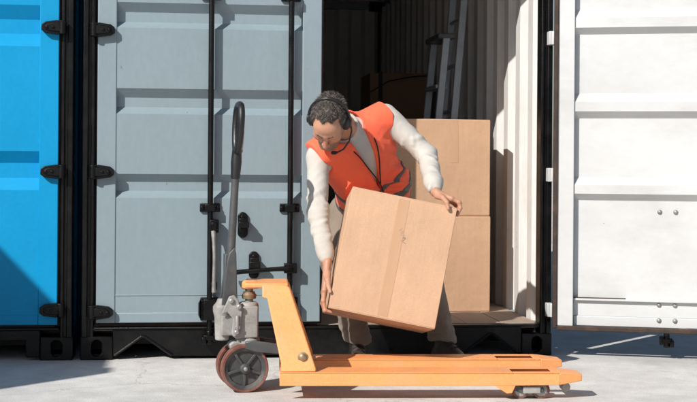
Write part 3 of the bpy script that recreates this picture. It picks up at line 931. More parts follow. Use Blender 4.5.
for k in range(6):
    z = 0.30 + k * 0.29
    mb = MB(); x = 0.045 + 0.16 * z / H2; mb.cyl((x, -0.177, z), (x, 0.157, z), 0.013, 10); mb.build("rung", M['alu'], lad)
# ------------------------------------------------------------------ distance-field sculpting for the person
class Sculpt:
    def __init__(s, lo, hi, h):
        s.lo = np.array(lo, float); s.h = h
        s.n = np.ceil((np.array(hi, float) - s.lo) / h).astype(int) + 1
        s.d = np.full(s.n, 5.0, np.float32)
    def win(s, lo, hi):
        a = np.clip(np.floor((np.array(lo) - s.lo) / s.h).astype(int), 0, s.n)
        b = np.clip(np.ceil((np.array(hi) - s.lo) / s.h).astype(int) + 1, 0, s.n)
        sl = tuple(slice(int(i), int(j)) for i, j in zip(a, b))
        ax = [(s.lo[k] + np.arange(a[k], b[k]) * s.h).astype(np.float32) for k in range(3)]
        return sl, ax[0][:, None, None], ax[1][None, :, None], ax[2][None, None, :]
    def put(s, f, lo, hi, k, op):
        m = max(k, 0) + 4 * s.h
        sl, X, Y, Z = s.win(np.array(lo) - m, np.array(hi) + m)
        if min(s.d[sl].shape) == 0: return
        d = s.d[sl]; e = f(X, Y, Z)
        if op == '-': e = -e; d2 = -d
        else: d2 = d
        if op == '-':                                            # smooth max(d, -e)
            if k > 0:
                t = np.clip(0.5 - 0.5 * (d - e) / k, 0, 1)
                s.d[sl] = d * (1 - t) + e * t + k * t * (1 - t)
            else: s.d[sl] = np.maximum(d, e)
        else:
            if k > 0:
                t = np.clip(0.5 + 0.5 * (d - e) / k, 0, 1)
                s.d[sl] = d * (1 - t) + e * t - k * t * (1 - t)
            else: s.d[sl] = np.minimum(d, e)
    def cap(s, a, b, ra, rb=None, k=0.02, op='+', sq=None):
        """tapered capsule; sq = (unit axis, factor) squashes it across that axis"""
        rb = ra if rb is None else rb
        a = np.array(a, float); b = np.array(b, float); ba = b - a; L2 = max(ba @ ba, 1e-9)
        def f(X, Y, Z):
            x, y, z = X - a[0], Y - a[1], Z - a[2]
            t = np.clip((x * ba[0] + y * ba[1] + z * ba[2]) / L2, 0, 1)
            x, y, z = x - ba[0] * t, y - ba[1] * t, z - ba[2] * t
            q = x * x + y * y + z * z
            if sq is not None:
                w = x * sq[0][0] + y * sq[0][1] + z * sq[0][2]
                q = q + w * w * (1 / sq[1] ** 2 - 1)
            return np.sqrt(np.maximum(q, 1e-12)) - (ra + (rb - ra) * t)
        r = max(ra, rb)
        s.put(f, np.minimum(a, b) - r, np.maximum(a, b) + r, k, op); return s
    def ell(s, c, r, R=None, k=0.02, op='+'):
        c = np.array(c, float); r = np.array(r, float)
        R = np.eye(3) if R is None else np.array(R, float)       # rows: axes
        def f(X, Y, Z):
            x, y, z = X - c[0], Y - c[1], Z - c[2]
            q = [(R[i][0] * x + R[i][1] * y + R[i][2] * z) / r[i] for i in range(3)]
            k0 = np.sqrt(q[0] ** 2 + q[1] ** 2 + q[2] ** 2)
            k1 = np.sqrt((q[0] / r[0]) ** 2 + (q[1] / r[1]) ** 2 + (q[2] / r[2]) ** 2) + 1e-6
            return k0 * (k0 - 1) / k1
        m = r.max()
        s.put(f, c - m, c + m, k, op); return s
    def block(s, c, half, R=None, rnd=0.01, k=0.01, op='+'):
        c = np.array(c, float); hf = np.array(half, float) - rnd
        R = np.eye(3) if R is None else np.array(R, float)
        def f(X, Y, Z):
            x, y, z = X - c[0], Y - c[1], Z - c[2]
            q = [np.abs(R[i][0] * x + R[i][1] * y + R[i][2] * z) - hf[i] for i in range(3)]
            o = np.sqrt(sum(np.maximum(v, 0) ** 2 for v in q))
            return o + np.minimum(np.maximum(q[0], np.maximum(q[1], q[2])), 0) - rnd
        m = np.linalg.norm(half)
        s.put(f, c - m, c + m, k, op); return s
    def field(s, f, k=0.0, op='&'):
        """f(X,Y,Z) over the whole grid; '&' keeps d<0 and f<0, '-' cuts f<0, 'd' adds f to the distance"""
        sl, X, Y, Z = s.win(s.lo, s.lo + s.h * (s.n - 1))
        e = f(X, Y, Z)
        if op == 'd': s.d = (s.d + e).astype(np.float32); return s
        if op == '-': e = -e
        if k > 0:
            t = np.clip(0.5 - 0.5 * (s.d - e) / k, 0, 1)
            s.d = (s.d * (1 - t) + e * t + k * t * (1 - t)).astype(np.float32)
        else: s.d = np.maximum(s.d, e).astype(np.float32)
        return s
    def mesh(s, smooth=1):
        d = s.d; ins = d < 0
        n = np.array(d.shape)
        cnt = np.zeros(n - 1, np.int8)
        for i in (0, 1):
            for j in (0, 1):
                for k in (0, 1):
                    cnt += ins[i:n[0] - 1 + i, j:n[1] - 1 + j, k:n[2] - 1 + k]
        act = (cnt > 0) & (cnt < 8)
        idx = np.argwhere(act)
        ids = -np.ones(n - 1, np.int64); ids[act] = np.arange(len(idx))
        acc = np.zeros((len(idx), 3)); num = np.zeros(len(idx))
        I, J, K = idx.T
        for a in range(3):
            o = [b for b in range(3) if b != a]
            for p in (0, 1):
                for q in (0, 1):
                    off = np.zeros(3, int); off[o[0]] = p; off[o[1]] = q
                    e = off.copy(); e[a] = 1
                    d0 = d[I + off[0], J + off[1], K + off[2]]; d1 = d[I + e[0], J + e[1], K + e[2]]
                    m = (d0 < 0) != (d1 < 0)
                    t = d0[m] / (d0[m] - d1[m])
                    P = np.repeat(off[None, :].astype(float), m.sum(), 0); P[:, a] = t
                    acc[m] += P; num[m] += 1
        V = s.lo + (idx + acc / num[:, None]) * s.h
        quads = []
        for a in range(3):
            o = [b for b in range(3) if b != a]
            s0 = [slice(None)] * 3; s1 = [slice(None)] * 3
            s0[a] = slice(0, -1); s1[a] = slice(1, None)
            A = ins[tuple(s0)]; B = ins[tuple(s1)]
            E = np.argwhere(A != B)
            E = E[(E[:, o[0]] > 0) & (E[:, o[1]] > 0) & (E[:, o[0]] < n[o[0]] - 1) & (E[:, o[1]] < n[o[1]] - 1)]
            c = []
            for p, q in ((-1, -1), (0, -1), (0, 0), (-1, 0)):
                F = E.copy(); F[:, o[0]] += p; F[:, o[1]] += q
                c.append(ids[F[:, 0], F[:, 1], F[:, 2]])
            Q = np.stack(c, 1)
            inside_low = A[E[:, 0], E[:, 1], E[:, 2]]
            flip = inside_low if a != 1 else ~inside_low
            Q[~flip] = Q[~flip][:, ::-1]
            quads.append(Q)
        Q = np.concatenate(quads)
        for _ in range(smooth):                                  # light relaxation
            sm = np.zeros_like(V); w = np.zeros(len(V))
            for i in range(4):
                a, b = Q[:, i], Q[:, (i + 1) % 4]
                for k in range(3):
                    sm[:, k] += np.bincount(a, V[b, k], len(V)) + np.bincount(b, V[a, k], len(V))
                w += np.bincount(a, minlength=len(V)) + np.bincount(b, minlength=len(V))
            V = V * 0.5 + sm / np.maximum(w, 1)[:, None] * 0.5
        return V, Q

def mesh_from(name, parts, mats, face_mat=None):
    """parts: list of (V, Q) joined into one mesh"""
    Vs, Qs, off = [], [], 0
    for V, Q in parts:
        Vs.append(V); Qs.append(Q + off); off += len(V)
    V = np.concatenate(Vs); Q = np.concatenate(Qs)
    me = bpy.data.meshes.new(name)
    me.vertices.add(len(V)); me.vertices.foreach_set('co', V.astype(np.float32).ravel())
    me.loops.add(len(Q) * 4); me.loops.foreach_set('vertex_index', Q.astype(np.int32).ravel())
    me.polygons.add(len(Q)); me.polygons.foreach_set('loop_start', np.arange(0, len(Q) * 4, 4, dtype=np.int32))
    me.update(calc_edges=True); me.validate()
    for m in mats: me.materials.append(m)
    me.shade_smooth()
    return me

def nz(v):
    v = np.array(v, float); return v / np.linalg.norm(v)
def H3(px, py, Y): return np.array(hit(px, py, 1, Y))

# --- fabric and skin materials
def fabric(name, col, rough=0.85, weave=900, wr=0.0015, var=0.08, sheen=0.25, scale=9, trans=0.0):
    m, nt, bs, N, L = nodes_of(name)
    tc = N('ShaderNodeTexCoord')
    def noise(sc, det, r=0.55):
        n = N('ShaderNodeTexNoise'); n.inputs['Scale'].default_value = sc; n.inputs['Detail'].default_value = det
        n.inputs['Roughness'].default_value = r; L(tc.outputs['Object'], n.inputs['Vector']); return n
    a, b, c = noise(scale, 4), noise(weave, 1), noise(34, 3)
    mr = N('ShaderNodeMapRange')
    for i, v in zip((1, 2, 3, 4), (0.3, 0.7, 1 - var, 1 + var)): mr.inputs[i].default_value = v
    L(a.outputs[0], mr.inputs[0])
    mx = N('ShaderNodeMix'); mx.data_type = 'RGBA'; mx.blend_type = 'MULTIPLY'; mx.inputs['Factor'].default_value = 1
    mx.inputs['A'].default_value = (*col, 1); L(mr.outputs[0], mx.inputs['B'])
    L(mx.outputs['Result'], bs.inputs['Base Color'])
    bs.inputs['Roughness'].default_value = rough; bs.inputs['Specular IOR Level'].default_value = 0.25
    bs.inputs['Sheen Weight'].default_value = sheen
    b1 = N('ShaderNodeBump'); b1.inputs['Distance'].default_value = wr * 2.2; L(c.outputs[0], b1.inputs['Height'])
    b2 = N('ShaderNodeBump'); b2.inputs['Distance'].default_value = 0.0006; L(b.outputs[0], b2.inputs['Height']); L(b1.outputs[0], b2.inputs['Normal'])
    L(b2.outputs[0], bs.inputs['Normal'])
    return m
M['skin'] = paint('skin', (0.50, 0.265, 0.175), 0.5, var=0.10, scale=14, bump=0.0006, bscale=300, spec=0.4, fine=0.05)
M['skin'].node_tree.nodes['Principled BSDF'].inputs['Subsurface Weight'].default_value = 0.12
M['skin'].node_tree.nodes['Principled BSDF'].inputs['Subsurface Radius'].default_value = (0.012, 0.005, 0.003)
M['hair'] = paint('greying_hair', (0.042, 0.032, 0.026), 0.6, var=0.5, scale=40, bump=0.003, bscale=180, dirt=(0.26, 0.22, 0.19), dirt_amt=0.8, dirt_scale=45, stretch=(1, 1, 1), fine=0.4)
M['sweat'] = fabric('sweatshirt_cloth', (0.53, 0.505, 0.465), sheen=0.05, wr=0.0006)
M['vest'] = fabric('orange_mesh_cloth', (1.0, 0.155, 0.075), rough=0.7, sheen=0.1, var=0.05)
M['stripe'] = fabric('grey_reflective_tape', (0.13, 0.115, 0.105), rough=0.45, sheen=0.0)
M['trouser'] = fabric('khaki_trousers', (0.235, 0.19, 0.15), sheen=0.08, var=0.15)
M['shoe'] = paint('dark_leather', (0.035, 0.026, 0.020), 0.55, var=0.3, scale=18, bump=0.001, bscale=90, dirt=(0.14, 0.11, 0.085), dirt_amt=0.6, dirt_scale=12)
M['sole'] = paint('shoe_sole', (0.05, 0.045, 0.04), 0.8, var=0.2, scale=18)

# --- skeleton (world metres)
HIP = np.array([1.452, -0.185, 0.765])
shL, shR = H3(386, 117, -0.455), H3(318, 157, -0.560)
SHM = (shL + shR) / 2
t_up = nz(SHM - HIP)
t_left = shL - shR; t_left = nz(t_left - t_up * (t_left @ t_up))
t_front = np.cross(t_left, t_up)
TR = np.array([t_left, t_front, t_up])                           # rows
def TP(l, f, u, base=SHM): return base + l * t_left + f * t_front + u * t_up
elR, wrR = H3(318, 213, -0.690), None
hb = np.array(HBM); bR = hb[:3, :3]; bC = hb[:3, 3]
def BP(x, y, z): return bC + bR @ np.array([x, y, z])
bw, bd, bh = 0.241, 0.21, 0.278
wrR = BP(-bw - 0.040, -0.090, -bh + 0.205)
wrL = BP(bw - 0.100, -0.130, bh + 0.062)
elL = H3(427, 155, -0.52)
hipR, hipL = TP(-0.088, 0.0, 0.0, HIP), TP(0.088, 0.0, 0.0, HIP)
hipR = HIP + np.array([-0.118, -0.03, -0.015]); hipL = HIP + np.array([0.120, 0.01, -0.02])
knR, anR = H3(337, 262, -0.375), H3(359, 338, -0.36)
knL, anL = H3(426, 268, -0.40), H3(444, 336, -0.31)
anR[2] = 0.115; anL[2] = 0.115

def torso(s, o, k=0.05, low=0.0):
    """trunk volume, o = how far the surface stands off the body"""
    s.ell(HIP + np.array([0, 0.015, 0.0]), np.array([0.158, 0.118, 0.115]) + o, np.array([[1, 0, 0], [0, 1, 0], [0, 0, 1]]), k)
    s.ell(TP(0, 0.020, 0.14, HIP), np.array([0.150, 0.112, 0.13]) + o, TR, k)
    s.ell(TP(0, 0.010, -0.13), np.array([0.164, 0.118, 0.175]) + o, TR, k)
    s.ell(TP(0, -0.030, -0.035), np.array([0.150, 0.075, 0.085]) + o, TR, k)
    s.cap(shR + t_left * 0.035 - t_up * 0.01, shL - t_left * 0.035 - t_up * 0.01, 0.056 + o, 0.056 + o, k)

HC = H3(329.5, 120.5, -0.735)                                    # head centre
yaw_h, pit_h, rol_h = RAD(26), RAD(63), RAD(-14)
hF = np.array([-math.sin(yaw_h), -math.cos(yaw_h), 0.0]); hL = np.array([math.cos(yaw_h), -math.sin(yaw_h), 0.0]); hU = np.array([0, 0, 1.0])
hF, hU = hF * math.cos(pit_h) - hU * math.sin(pit_h), hU * math.cos(pit_h) + hF * math.sin(pit_h)
hL, hU = hL * math.cos(rol_h) + hU * math.sin(rol_h), hU * math.cos(rol_h) - hL * math.sin(rol_h)
HR = np.array([hL, hF, hU])
def HP(l, f, u): return HC + l * hL + f * hF + u * hU
NECK0 = TP(0, -0.015, 0.045)

def fold(c, axis, wl, amp, rad, seed=0):
    """local band of cloth folds: returns a field to add to the distance"""
    c = np.array(c, float); ax = nz(axis)
    o1 = nz(np.cross(ax, [0.3, 0.9, 0.4])); o2 = np.cross(ax, o1)
    r1, r2, r3, r4 = [random.random() * 6 for _ in range(4)]
    def f(X, Y, Z):
        x, y, z = X - c[0], Y - c[1], Z - c[2]
        d2 = (x * x + y * y + z * z) / rad ** 2
        u = x * ax[0] + y * ax[1] + z * ax[2]; a = x * o1[0] + y * o1[1] + z * o1[2]; b = x * o2[0] + y * o2[1] + z * o2[2]
        ph = u * (3.1416 / wl) + 1.3 * np.sin(a * 17 + r1) + 1.3 * np.sin(b * 15 + r2) + 0.7 * np.sin((a - b + 0.8 * u) * 33 + r3)
        ridge = (1 - np.abs(np.sin(ph))) ** 1.4
        m = 0.5 + 0.5 * np.sin(a * 24 + b * 11 + r4) * np.sin(b * 21 - u * 13 + r1)
        return -fold.gain * amp * np.exp(-d2 * 1.4) * ridge * (0.25 + 1.05 * m)
    return f
fold.gain = 0.55
def rumple(amp, freq, seed):
    rs = np.random.default_rng(seed); K = rs.normal(size=(9, 3)) * freq; ph = rs.random(9) * 6.28
    def f(X, Y, Z):
        q = 0
        for k, p in zip(K, ph): q = q + np.sin(k[0] * X + k[1] * Y + k[2] * Z + p)
        return amp * q / 3
    return f

person = thing("person", "man in orange vest and pale sweatshirt bending over to lift a box", "person", (1.55, -0.34, 0))
def pchild(name, me):
    o = link(name, me, person); o.matrix_parent_inverse = person.matrix_basis.inverted(); return o

# ---- body: trunk and limbs, head, hands in one mesh
g = Sculpt((0.98, -0.98, 0.02), (1.98, 0.10, 1.36), 0.009)
torso(g, -0.012)
for sh, el, wr in ((shR, elR, wrR), (shL, elL, wrL)):
    g.cap(sh, el, 0.046, 0.037, 0.03).cap(el, wr, 0.037, 0.024, 0.02)
for hp, kn, an, fd in ((hipR, knR, anR, (-0.01, -0.10, -0.06)), (hipL, knL, anL, (0.034, -0.10, -0.06))):
    g.cap(hp, kn, 0.078, 0.052, 0.04).cap(kn, an, 0.050, 0.034, 0.03).cap(an + np.array([0, 0, -0.03]), an + np.array(fd), 0.026, 0.020, 0.02)
g.cap(NECK0, HP(0, -0.03, -0.04), 0.055, 0.050, 0.04)
trunk = g.mesh(2)
g = Sculpt(HC - 0.21, HC + 0.23, 0.0026)
g.ell(HP(0, -0.016, 0.032), (0.0745, 0.096, 0.088), HR, 0.02)
g.ell(HP(0, 0.038, -0.042), (0.056, 0.060, 0.074), HR, 0.03)
g.ell(HP(0, 0.055, 0.030), (0.062, 0.046, 0.052), HR, 0.02)
g.cap(HP(-0.010, 0.080, -0.098), HP(0.010, 0.080, -0.098), 0.021, None, 0.025)
for q in (-1, 1):
    g.cap(HP(q * 0.052, 0.0, -0.06), HP(q * 0.018, 0.074, -0.098), 0.020, 0.018, 0.03)
    g.ell(HP(q * 0.040, 0.066, -0.022), (0.024, 0.024, 0.022), HR, 0.025)
g.cap(HP(-0.038, 0.084, 0.026), HP(-0.008, 0.095, 0.022), 0.0105, 0.010, 0.014)
g.cap(HP(0.038, 0.084, 0.026), HP(0.008, 0.095, 0.022), 0.0105, 0.010, 0.014)
for q in (-1, 1): g.ell(HP(q * 0.032, 0.099, 0.004), (0.017, 0.014, 0.011), HR, 0.012, '-')
for q in (-1, 1): g.ell(HP(q * 0.032, 0.083, 0.003), (0.0135, 0.0125, 0.0115), HR, 0.004)
g.cap(HP(0, 0.096, 0.016), HP(0, 0.121, -0.030), 0.0085, 0.0125, 0.012)
for q in (-1, 1): g.ell(HP(q * 0.0115, 0.108, -0.034), (0.0085, 0.011, 0.008), HR, 0.006)
g.cap(HP(-0.020, 0.092, -0.063), HP(0.020, 0.092, -0.063), 0.0075, None, 0.008)
g.cap(HP(-0.017, 0.092, -0.073), HP(0.017, 0.092, -0.073), 0.0085, None, 0.006)
g.cap(HP(-0.024, 0.103, -0.0675), HP(0.024, 0.103, -0.0675), 0.0035, None, 0.003, '-')
for q in (-1, 1):
    g.ell(HP(q * 0.078, -0.008, -0.004), (0.010, 0.019, 0.031), HR, 0.008)
    g.ell(HP(q * 0.090, -0.004, 0.000), (0.008, 0.010, 0.018), HR, 0.006, '-')
g.cap(HP(0, -0.035, -0.045), NECK0 + (HP(0, -0.035, -0.045) - NECK0) * 0.15, 0.053, 0.058, 0.03)
g.cap(HP(-0.045, -0.02, -0.05), TP(-0.03, 0.03, 0.02), 0.016, 0.016, 0.03)
g.cap(HP(0.045, -0.02, -0.05), TP(0.03, 0.03, 0.02), 0.016, 0.016, 0.03)
head = g.mesh(1)

def hand(wr, el, knuckles, joints, tips, thumb, palm_n):
    """fingers index..little; each finger: knuckle -> middle joint -> end joint -> tip"""
    pts = np.array([wr] + list(knuckles) + [p for j in joints for p in j] + list(tips) + list(thumb))
    g = Sculpt(pts.min(0) - 0.05, pts.max(0) + 0.05, 0.0022)
    ax = nz(el - wr)
    g.cap(wr + ax * 0.045, wr, 0.027, 0.024, 0.01, sq=(palm_n, 0.80))
    mid = (np.array(knuckles[0]) + knuckles[3]) / 2
    for i, kp in enumerate(knuckles):
        base = wr + (np.array(kp) - mid) * 0.55
        g.cap(base, kp, 0.0155, 0.0125, 0.014, sq=(palm_n, 0.92))
        r = (0.0092, 0.0096, 0.0092, 0.0080)[i]
        a, b = joints[i]
        g.ell(a, (r + 0.0022,) * 3, None, 0.004).ell(b, (r + 0.0012,) * 3, None, 0.003).ell(np.array(kp), (0.0130,) * 3, None, 0.006)
        g.cap(kp, a, r + 0.0012, r + 0.0005, 0.005).cap(a, b, r + 0.0006, r - 0.0004, 0.003).cap(b, tips[i], r - 0.0003, r - 0.0018, 0.003)
    g.cap(thumb[0], thumb[1], 0.0165, 0.0125, 0.014).cap(thumb[1], thumb[2], 0.0115, 0.0105, 0.004).cap(thumb[2], thumb[3], 0.0105, 0.0082, 0.003)
    return g.mesh(1)
# his right hand: palm on the left side of the carton, fingers hooked under its bottom edge
kn_, jo_, ti_ = [], [], []
for i, y in enumerate((-0.155, -0.135, -0.115, -0.097)):
    ln = (0.0, 0.004, 0.001, -0.008)[i]
    kn_.append(BP(-bw - 0.030, y, -bh + 0.078 + ln))
    jo_.append((BP(-bw - 0.026, y - 0.001, -bh + 0.030 + ln), BP(-bw - 0.010, y, -bh - 0.0105)))
    ti_.append(BP(-bw + 0.018, y + 0.002, -bh - 0.0125))
thumbR = [BP(-bw - 0.030, -0.128, -bh + 0.150), BP(-bw - 0.026, -0.180, -bh + 0.122), BP(-bw - 0.018, -0.202, -bh + 0.094), BP(-bw - 0.007, -0.2165, -bh + 0.070)]
knuckR = kn_ + [j[0] for j in jo_] + ti_
handR = hand(wrR, elR, kn_, jo_, ti_, thumbR, nz(BP(1, 0, 0) - BP(0, 0, 0)))
# his left hand: laid over the top edge on the right, fingers bent down over it
kn_, jo_, ti_ = [], [], []
for i, y in enumerate((-0.182, -0.159, -0.137, -0.116)):
    ln = (0.0, 0.005, 0.001, -0.009)[i]
    kn_.append(BP(bw - 0.030 + ln, y, bh + 0.040))
    jo_.append((BP(bw + 0.006 + ln, y - 0.002, bh + 0.030), BP(bw + 0.0165, y - 0.002, bh + 0.006)))
    ti_.append(BP(bw + 0.0115, y - 0.003, bh - 0.020 - ln))
thumbL = [BP(bw - 0.092, -0.150, bh + 0.046), BP(bw - 0.070, -0.196, bh + 0.034), BP(bw - 0.052, -0.2215, bh + 0.012), BP(bw - 0.042, -0.2245, bh - 0.014)]
knuckL = kn_ + [j[0] for j in jo_] + ti_
handL = hand(wrL, elL, kn_, jo_, ti_, thumbL, nz(BP(0, 0, 1) - BP(0, 0, 0)))
body = pchild("body", mesh_from("body", [trunk, head, handR, handL], [M['skin']]))
# skin tint by place: stubble on the jaw, ruddier nose, cheeks, ears and knuckles
bm_ = body.data; nv = len(bm_.vertices)
co = np.empty(nv * 3, np.float32); bm_.vertices.foreach_get('co', co); co = co.reshape(-1, 3)
q = co - HC; ql, qf, qu = q @ hL, q @ hF, q @ hU
def bump_(d2, r): return np.exp(-d2 / r ** 2)
near_head = (np.linalg.norm(q, axis=1) < 0.15)
stub = near_head * np.clip((-0.040 - qu + 0.25 * np.maximum(np.abs(ql) - 0.03, 0)) / 0.022, 0, 1) * np.clip((qf - 0.0) / 0.03, 0, 1)
stub = np.maximum(stub, near_head * bump_(ql ** 2 + (qu + 0.050) ** 2 * 4 + (qf - 0.10) ** 2, 0.022))
red = near_head * np.maximum.reduce([bump_(ql ** 2 + (qf - 0.118) ** 2 + (qu + 0.026) ** 2, 0.024), 0.7 * bump_((np.abs(ql) - 0.042) ** 2 + (qf - 0.08) ** 2 + (qu + 0.02) ** 2, 0.026),
                                     0.8 * (np.abs(ql) > 0.074), bump_(ql ** 2 * 0.6 + (qf - 0.097) ** 2 + (qu + 0.068) ** 2 * 5, 0.020)])
for pts_ in (knuckR, knuckL):
    for p_ in pts_:
        red = np.maximum(red, 0.8 * bump_(((co - p_) ** 2).sum(1), 0.011))
tint = np.ones((nv, 4), np.float32)
tint[:, 0] = stub; tint[:, 1] = red; tint[:, 2] = 0
at = bm_.color_attributes.new("tint", 'FLOAT_COLOR', 'POINT')
at.data.foreach_set('color', tint.ravel())
nt = M['skin'].node_tree; bs = nt.nodes['Principled BSDF']
src = bs.inputs['Base Color'].links[0].from_socket
an_ = nt.nodes.new('ShaderNodeAttribute'); an_.attribute_name = "tint"
sp_ = nt.nodes.new('ShaderNodeSeparateColor'); nt.links.new(an_.outputs['Color'], sp_.inputs[0])
for ch, col, amt in ((0, (0.17, 0.12, 0.10), 0.75), (1, (0.52, 0.17, 0.115), 0.55)):
    mu = nt.nodes.new('ShaderNodeMath'); mu.operation = 'MULTIPLY'; mu.inputs[1].default_value = amt
    nt.links.new(sp_.outputs[ch], mu.inputs[0])
    mx = nt.nodes.new('ShaderNodeMix'); mx.data_type = 'RGBA'; nt.links.new(mu.outputs[0], mx.inputs['Factor'])
    nt.links.new(src, mx.inputs['A']); mx.inputs['B'].default_value = (*col, 1); src = mx.outputs['Result']
nt.links.new(src, bs.inputs['Base Color'])

# ---- hair
g = Sculpt(HC - 0.16, HC + 0.16, 0.0026)
g.ell(HP(0, -0.018, 0.034), (0.0805, 0.103, 0.0945), HR, 0.01)
g.ell(HP(0, -0.060, -0.020), (0.064, 0.050, 0.062), HR, 0.03)
def hairline(X, Y, Z):
    x, y, z = X - HC[0], Y - HC[1], Z - HC[2]
    l = hL[0] * x + hL[1] * y + hL[2] * z; f = hF[0] * x + hF[1] * y + hF[2] * z; u = hU[0] * x + hU[1] * y + hU[2] * z
    wob = 0.004 * np.sin(l * 160) + 0.003 * np.sin(u * 210 + l * 90)
    front = f - (0.050 - 2.2 * np.maximum(np.abs(l) - 0.026, 0) * (np.abs(l) < 0.06) * 0.42 + 0.35 * (u - 0.07)) + wob
    low = -(u - (-0.005 - 0.45 * np.maximum(-f - 0.0, 0) * 1.1 + 0.75 * np.maximum(f - 0.008, 0))) + wob * 0.6
    return np.maximum(front, low)
g.field(hairline, 0.008, '&')
g.field(rumple(0.0016, 190, 5), op='d')
hv, hq = g.mesh(1)
hair = pchild("hair", mesh_from("hair", [(hv, hq)], [M['hair']]))
# short strands lying over the cap
fa = hv[hq[:, 0]]; fb = hv[hq[:, 1]]; fc = hv[hq[:, 2]]
fn = np.cross(fb - fa, fc - fa); fn /= np.linalg.norm(fn, axis=1)[:, None] + 1e-12
fctr = (fa + fc) / 2
fn[((fctr - HP(0, -0.02, 0.02)) * fn).sum(1) < 0] *= -1
ok = np.where(((fctr - HP(0, -0.02, 0.02)) * fn).sum(1) > 0.035)[0]
ns = 12000
pk = rng.choice(ok, ns)
root_p = fctr[pk] + rng.normal(size=(ns, 3)) * 0.0012 - fn[pk] * 0.0015
crown = HP(0.01, -0.06, 0.12)
comb = root_p - crown; comb -= fn[pk] * (comb * fn[pk]).sum(1)[:, None]; comb /= np.linalg.norm(comb, axis=1)[:, None] + 1e-9
dirn = comb * 0.9 + fn[pk] * 0.42 + rng.normal(size=(ns, 3)) * 0.30
dirn /= np.linalg.norm(dirn, axis=1)[:, None]
side = np.cross(dirn, fn[pk]); side /= np.linalg.norm(side, axis=1)[:, None] + 1e-9
ln = rng.uniform(0.008, 0.019, ns)[:, None]; wd = rng.uniform(0.0003, 0.0006, ns)[:, None]
P0, P1 = root_p - side * wd, root_p + side * wd
P2, P3 = root_p + dirn * ln * 0.6 + side * wd * 0.8, root_p + dirn * ln * 0.6 - side * wd * 0.8
P4 = root_p + dirn * ln - fn[pk] * 0.0022
SV = np.stack([P0, P1, P2, P3, P4], 1).reshape(-1, 3)
me = bpy.data.meshes.new("hair_strands")
sf = []
for i in range(ns): sf += [(5 * i, 5 * i + 1, 5 * i + 2, 5 * i + 3), (5 * i + 3, 5 * i + 2, 5 * i + 4)]
me.from_pydata(SV.tolist(), [], sf)
M['hair_dark'] = paint('dark_hair', (0.030, 0.022, 0.016), 0.5, var=0.3, scale=60)
M['hair_grey'] = paint('grey_hair', (0.24, 0.215, 0.195), 0.5, var=0.3, scale=60)
me.materials.append(M['hair_dark']); me.materials.append(M['hair_grey'])
gl = ((root_p - HC) @ hL); grey_p = 0.07 + 0.24 * np.clip(np.abs(gl) / 0.08, 0, 1)
mi = (rng.random(ns) < grey_p).astype(int)
me.polygons.foreach_set('material_index', np.repeat(mi, 2).astype(np.int32))
st = tag(link("hair_strands", me, hair), kind='stuff')
for q in (-1, 1):
    g = Sculpt(HP(q * 0.026, 0.098, 0.028) - 0.04, HP(q * 0.026, 0.098, 0.028) + 0.04, 0.002)
    g.cap(HP(q * 0.012, 0.1055, 0.026), HP(q * 0.034, 0.0965, 0.031), 0.0035, 0.003, 0.004).cap(HP(q * 0.034, 0.0965, 0.031), HP(q * 0.046, 0.084, 0.026), 0.003, 0.002, 0.004)
    pchild("eyebrow", mesh_from("eyebrow", [g.mesh(1)], [M['hair']]))

# ---- sweatshirt
g = Sculpt((0.98, -0.98, 0.55), (1.98, 0.06, 1.36), 0.0045)
torso(g, 0.008)
def sleeve(sh, el, wr, r0, r1, r2, r3):
    c = wr + nz(el - wr) * 0.022
    g.cap(sh, el, r0, r1, 0.045).cap(el, c + (el - c) * 0.16, r1 * 0.98, r2, 0.03)
    g.cap(c + (el - c) * 0.22, c + (el - c) * 0.10, r2 * 1.10, r3 * 1.12, 0.012)
    g.cap(c + (el - c) * 0.10, c + (el - c) * 0.03, r3, r3 * 0.96, 0.006)
sleeve(shR, elR, wrR, 0.055, 0.044, 0.037, 0.0330)
sleeve(shL, elL, wrL, 0.060, 0.048, 0.040, 0.0345)
def creases(a, b, ra, rb, n, seed, near=0.5):
    """irregular raised folds lying across and along a sleeve or trouser leg"""
    rs = np.random.default_rng(seed); ax = nz(b - a); L_ = np.linalg.norm(b - a)
    e1 = nz(np.cross(ax, [0.2, 0.5, 0.8])); e2 = np.cross(ax, e1)
    for _ in range(n):
        t = np.clip(near + rs.normal() * 0.30, 0.05, 0.95); th = rs.uniform(0, 6.28)
        sl_ = rs.uniform(-0.9, 0.9); span = rs.uniform(0.5, 1.25); r = rs.uniform(0.0045, 0.0085)
        P_ = []
        for q in np.linspace(-1, 1, 4):
            tt = np.clip(t + q * sl_ * span * 0.035 / L_ * 1.2, 0.02, 0.98); an_ = th + q * span * 0.55
            rad = ra + (rb - ra) * tt - 0.0035 - 0.004 * abs(q)
            P_.append(a + ax * tt * L_ + (e1 * math.cos(an_) + e2 * math.sin(an_)) * rad)
        for p0, p1 in zip(P_[:-1], P_[1:]): g.cap(p0, p1, r, r * 0.9, 0.014)
creases(shR, elR, 0.055, 0.044, 8, 1, 0.75); creases(elR, wrR, 0.044, 0.034, 9, 2, 0.3)
creases(shL, elL, 0.060, 0.048, 10, 3, 0.7); creases(elL, wrL, 0.048, 0.035, 9, 4, 0.3)
g.cap(NECK0 - t_up * 0.02, NECK0 + (HC - NECK0) * 0.22, 0.070, 0.064, 0.02)
g.field(rumple(0.0022, 26, 2), op='d')
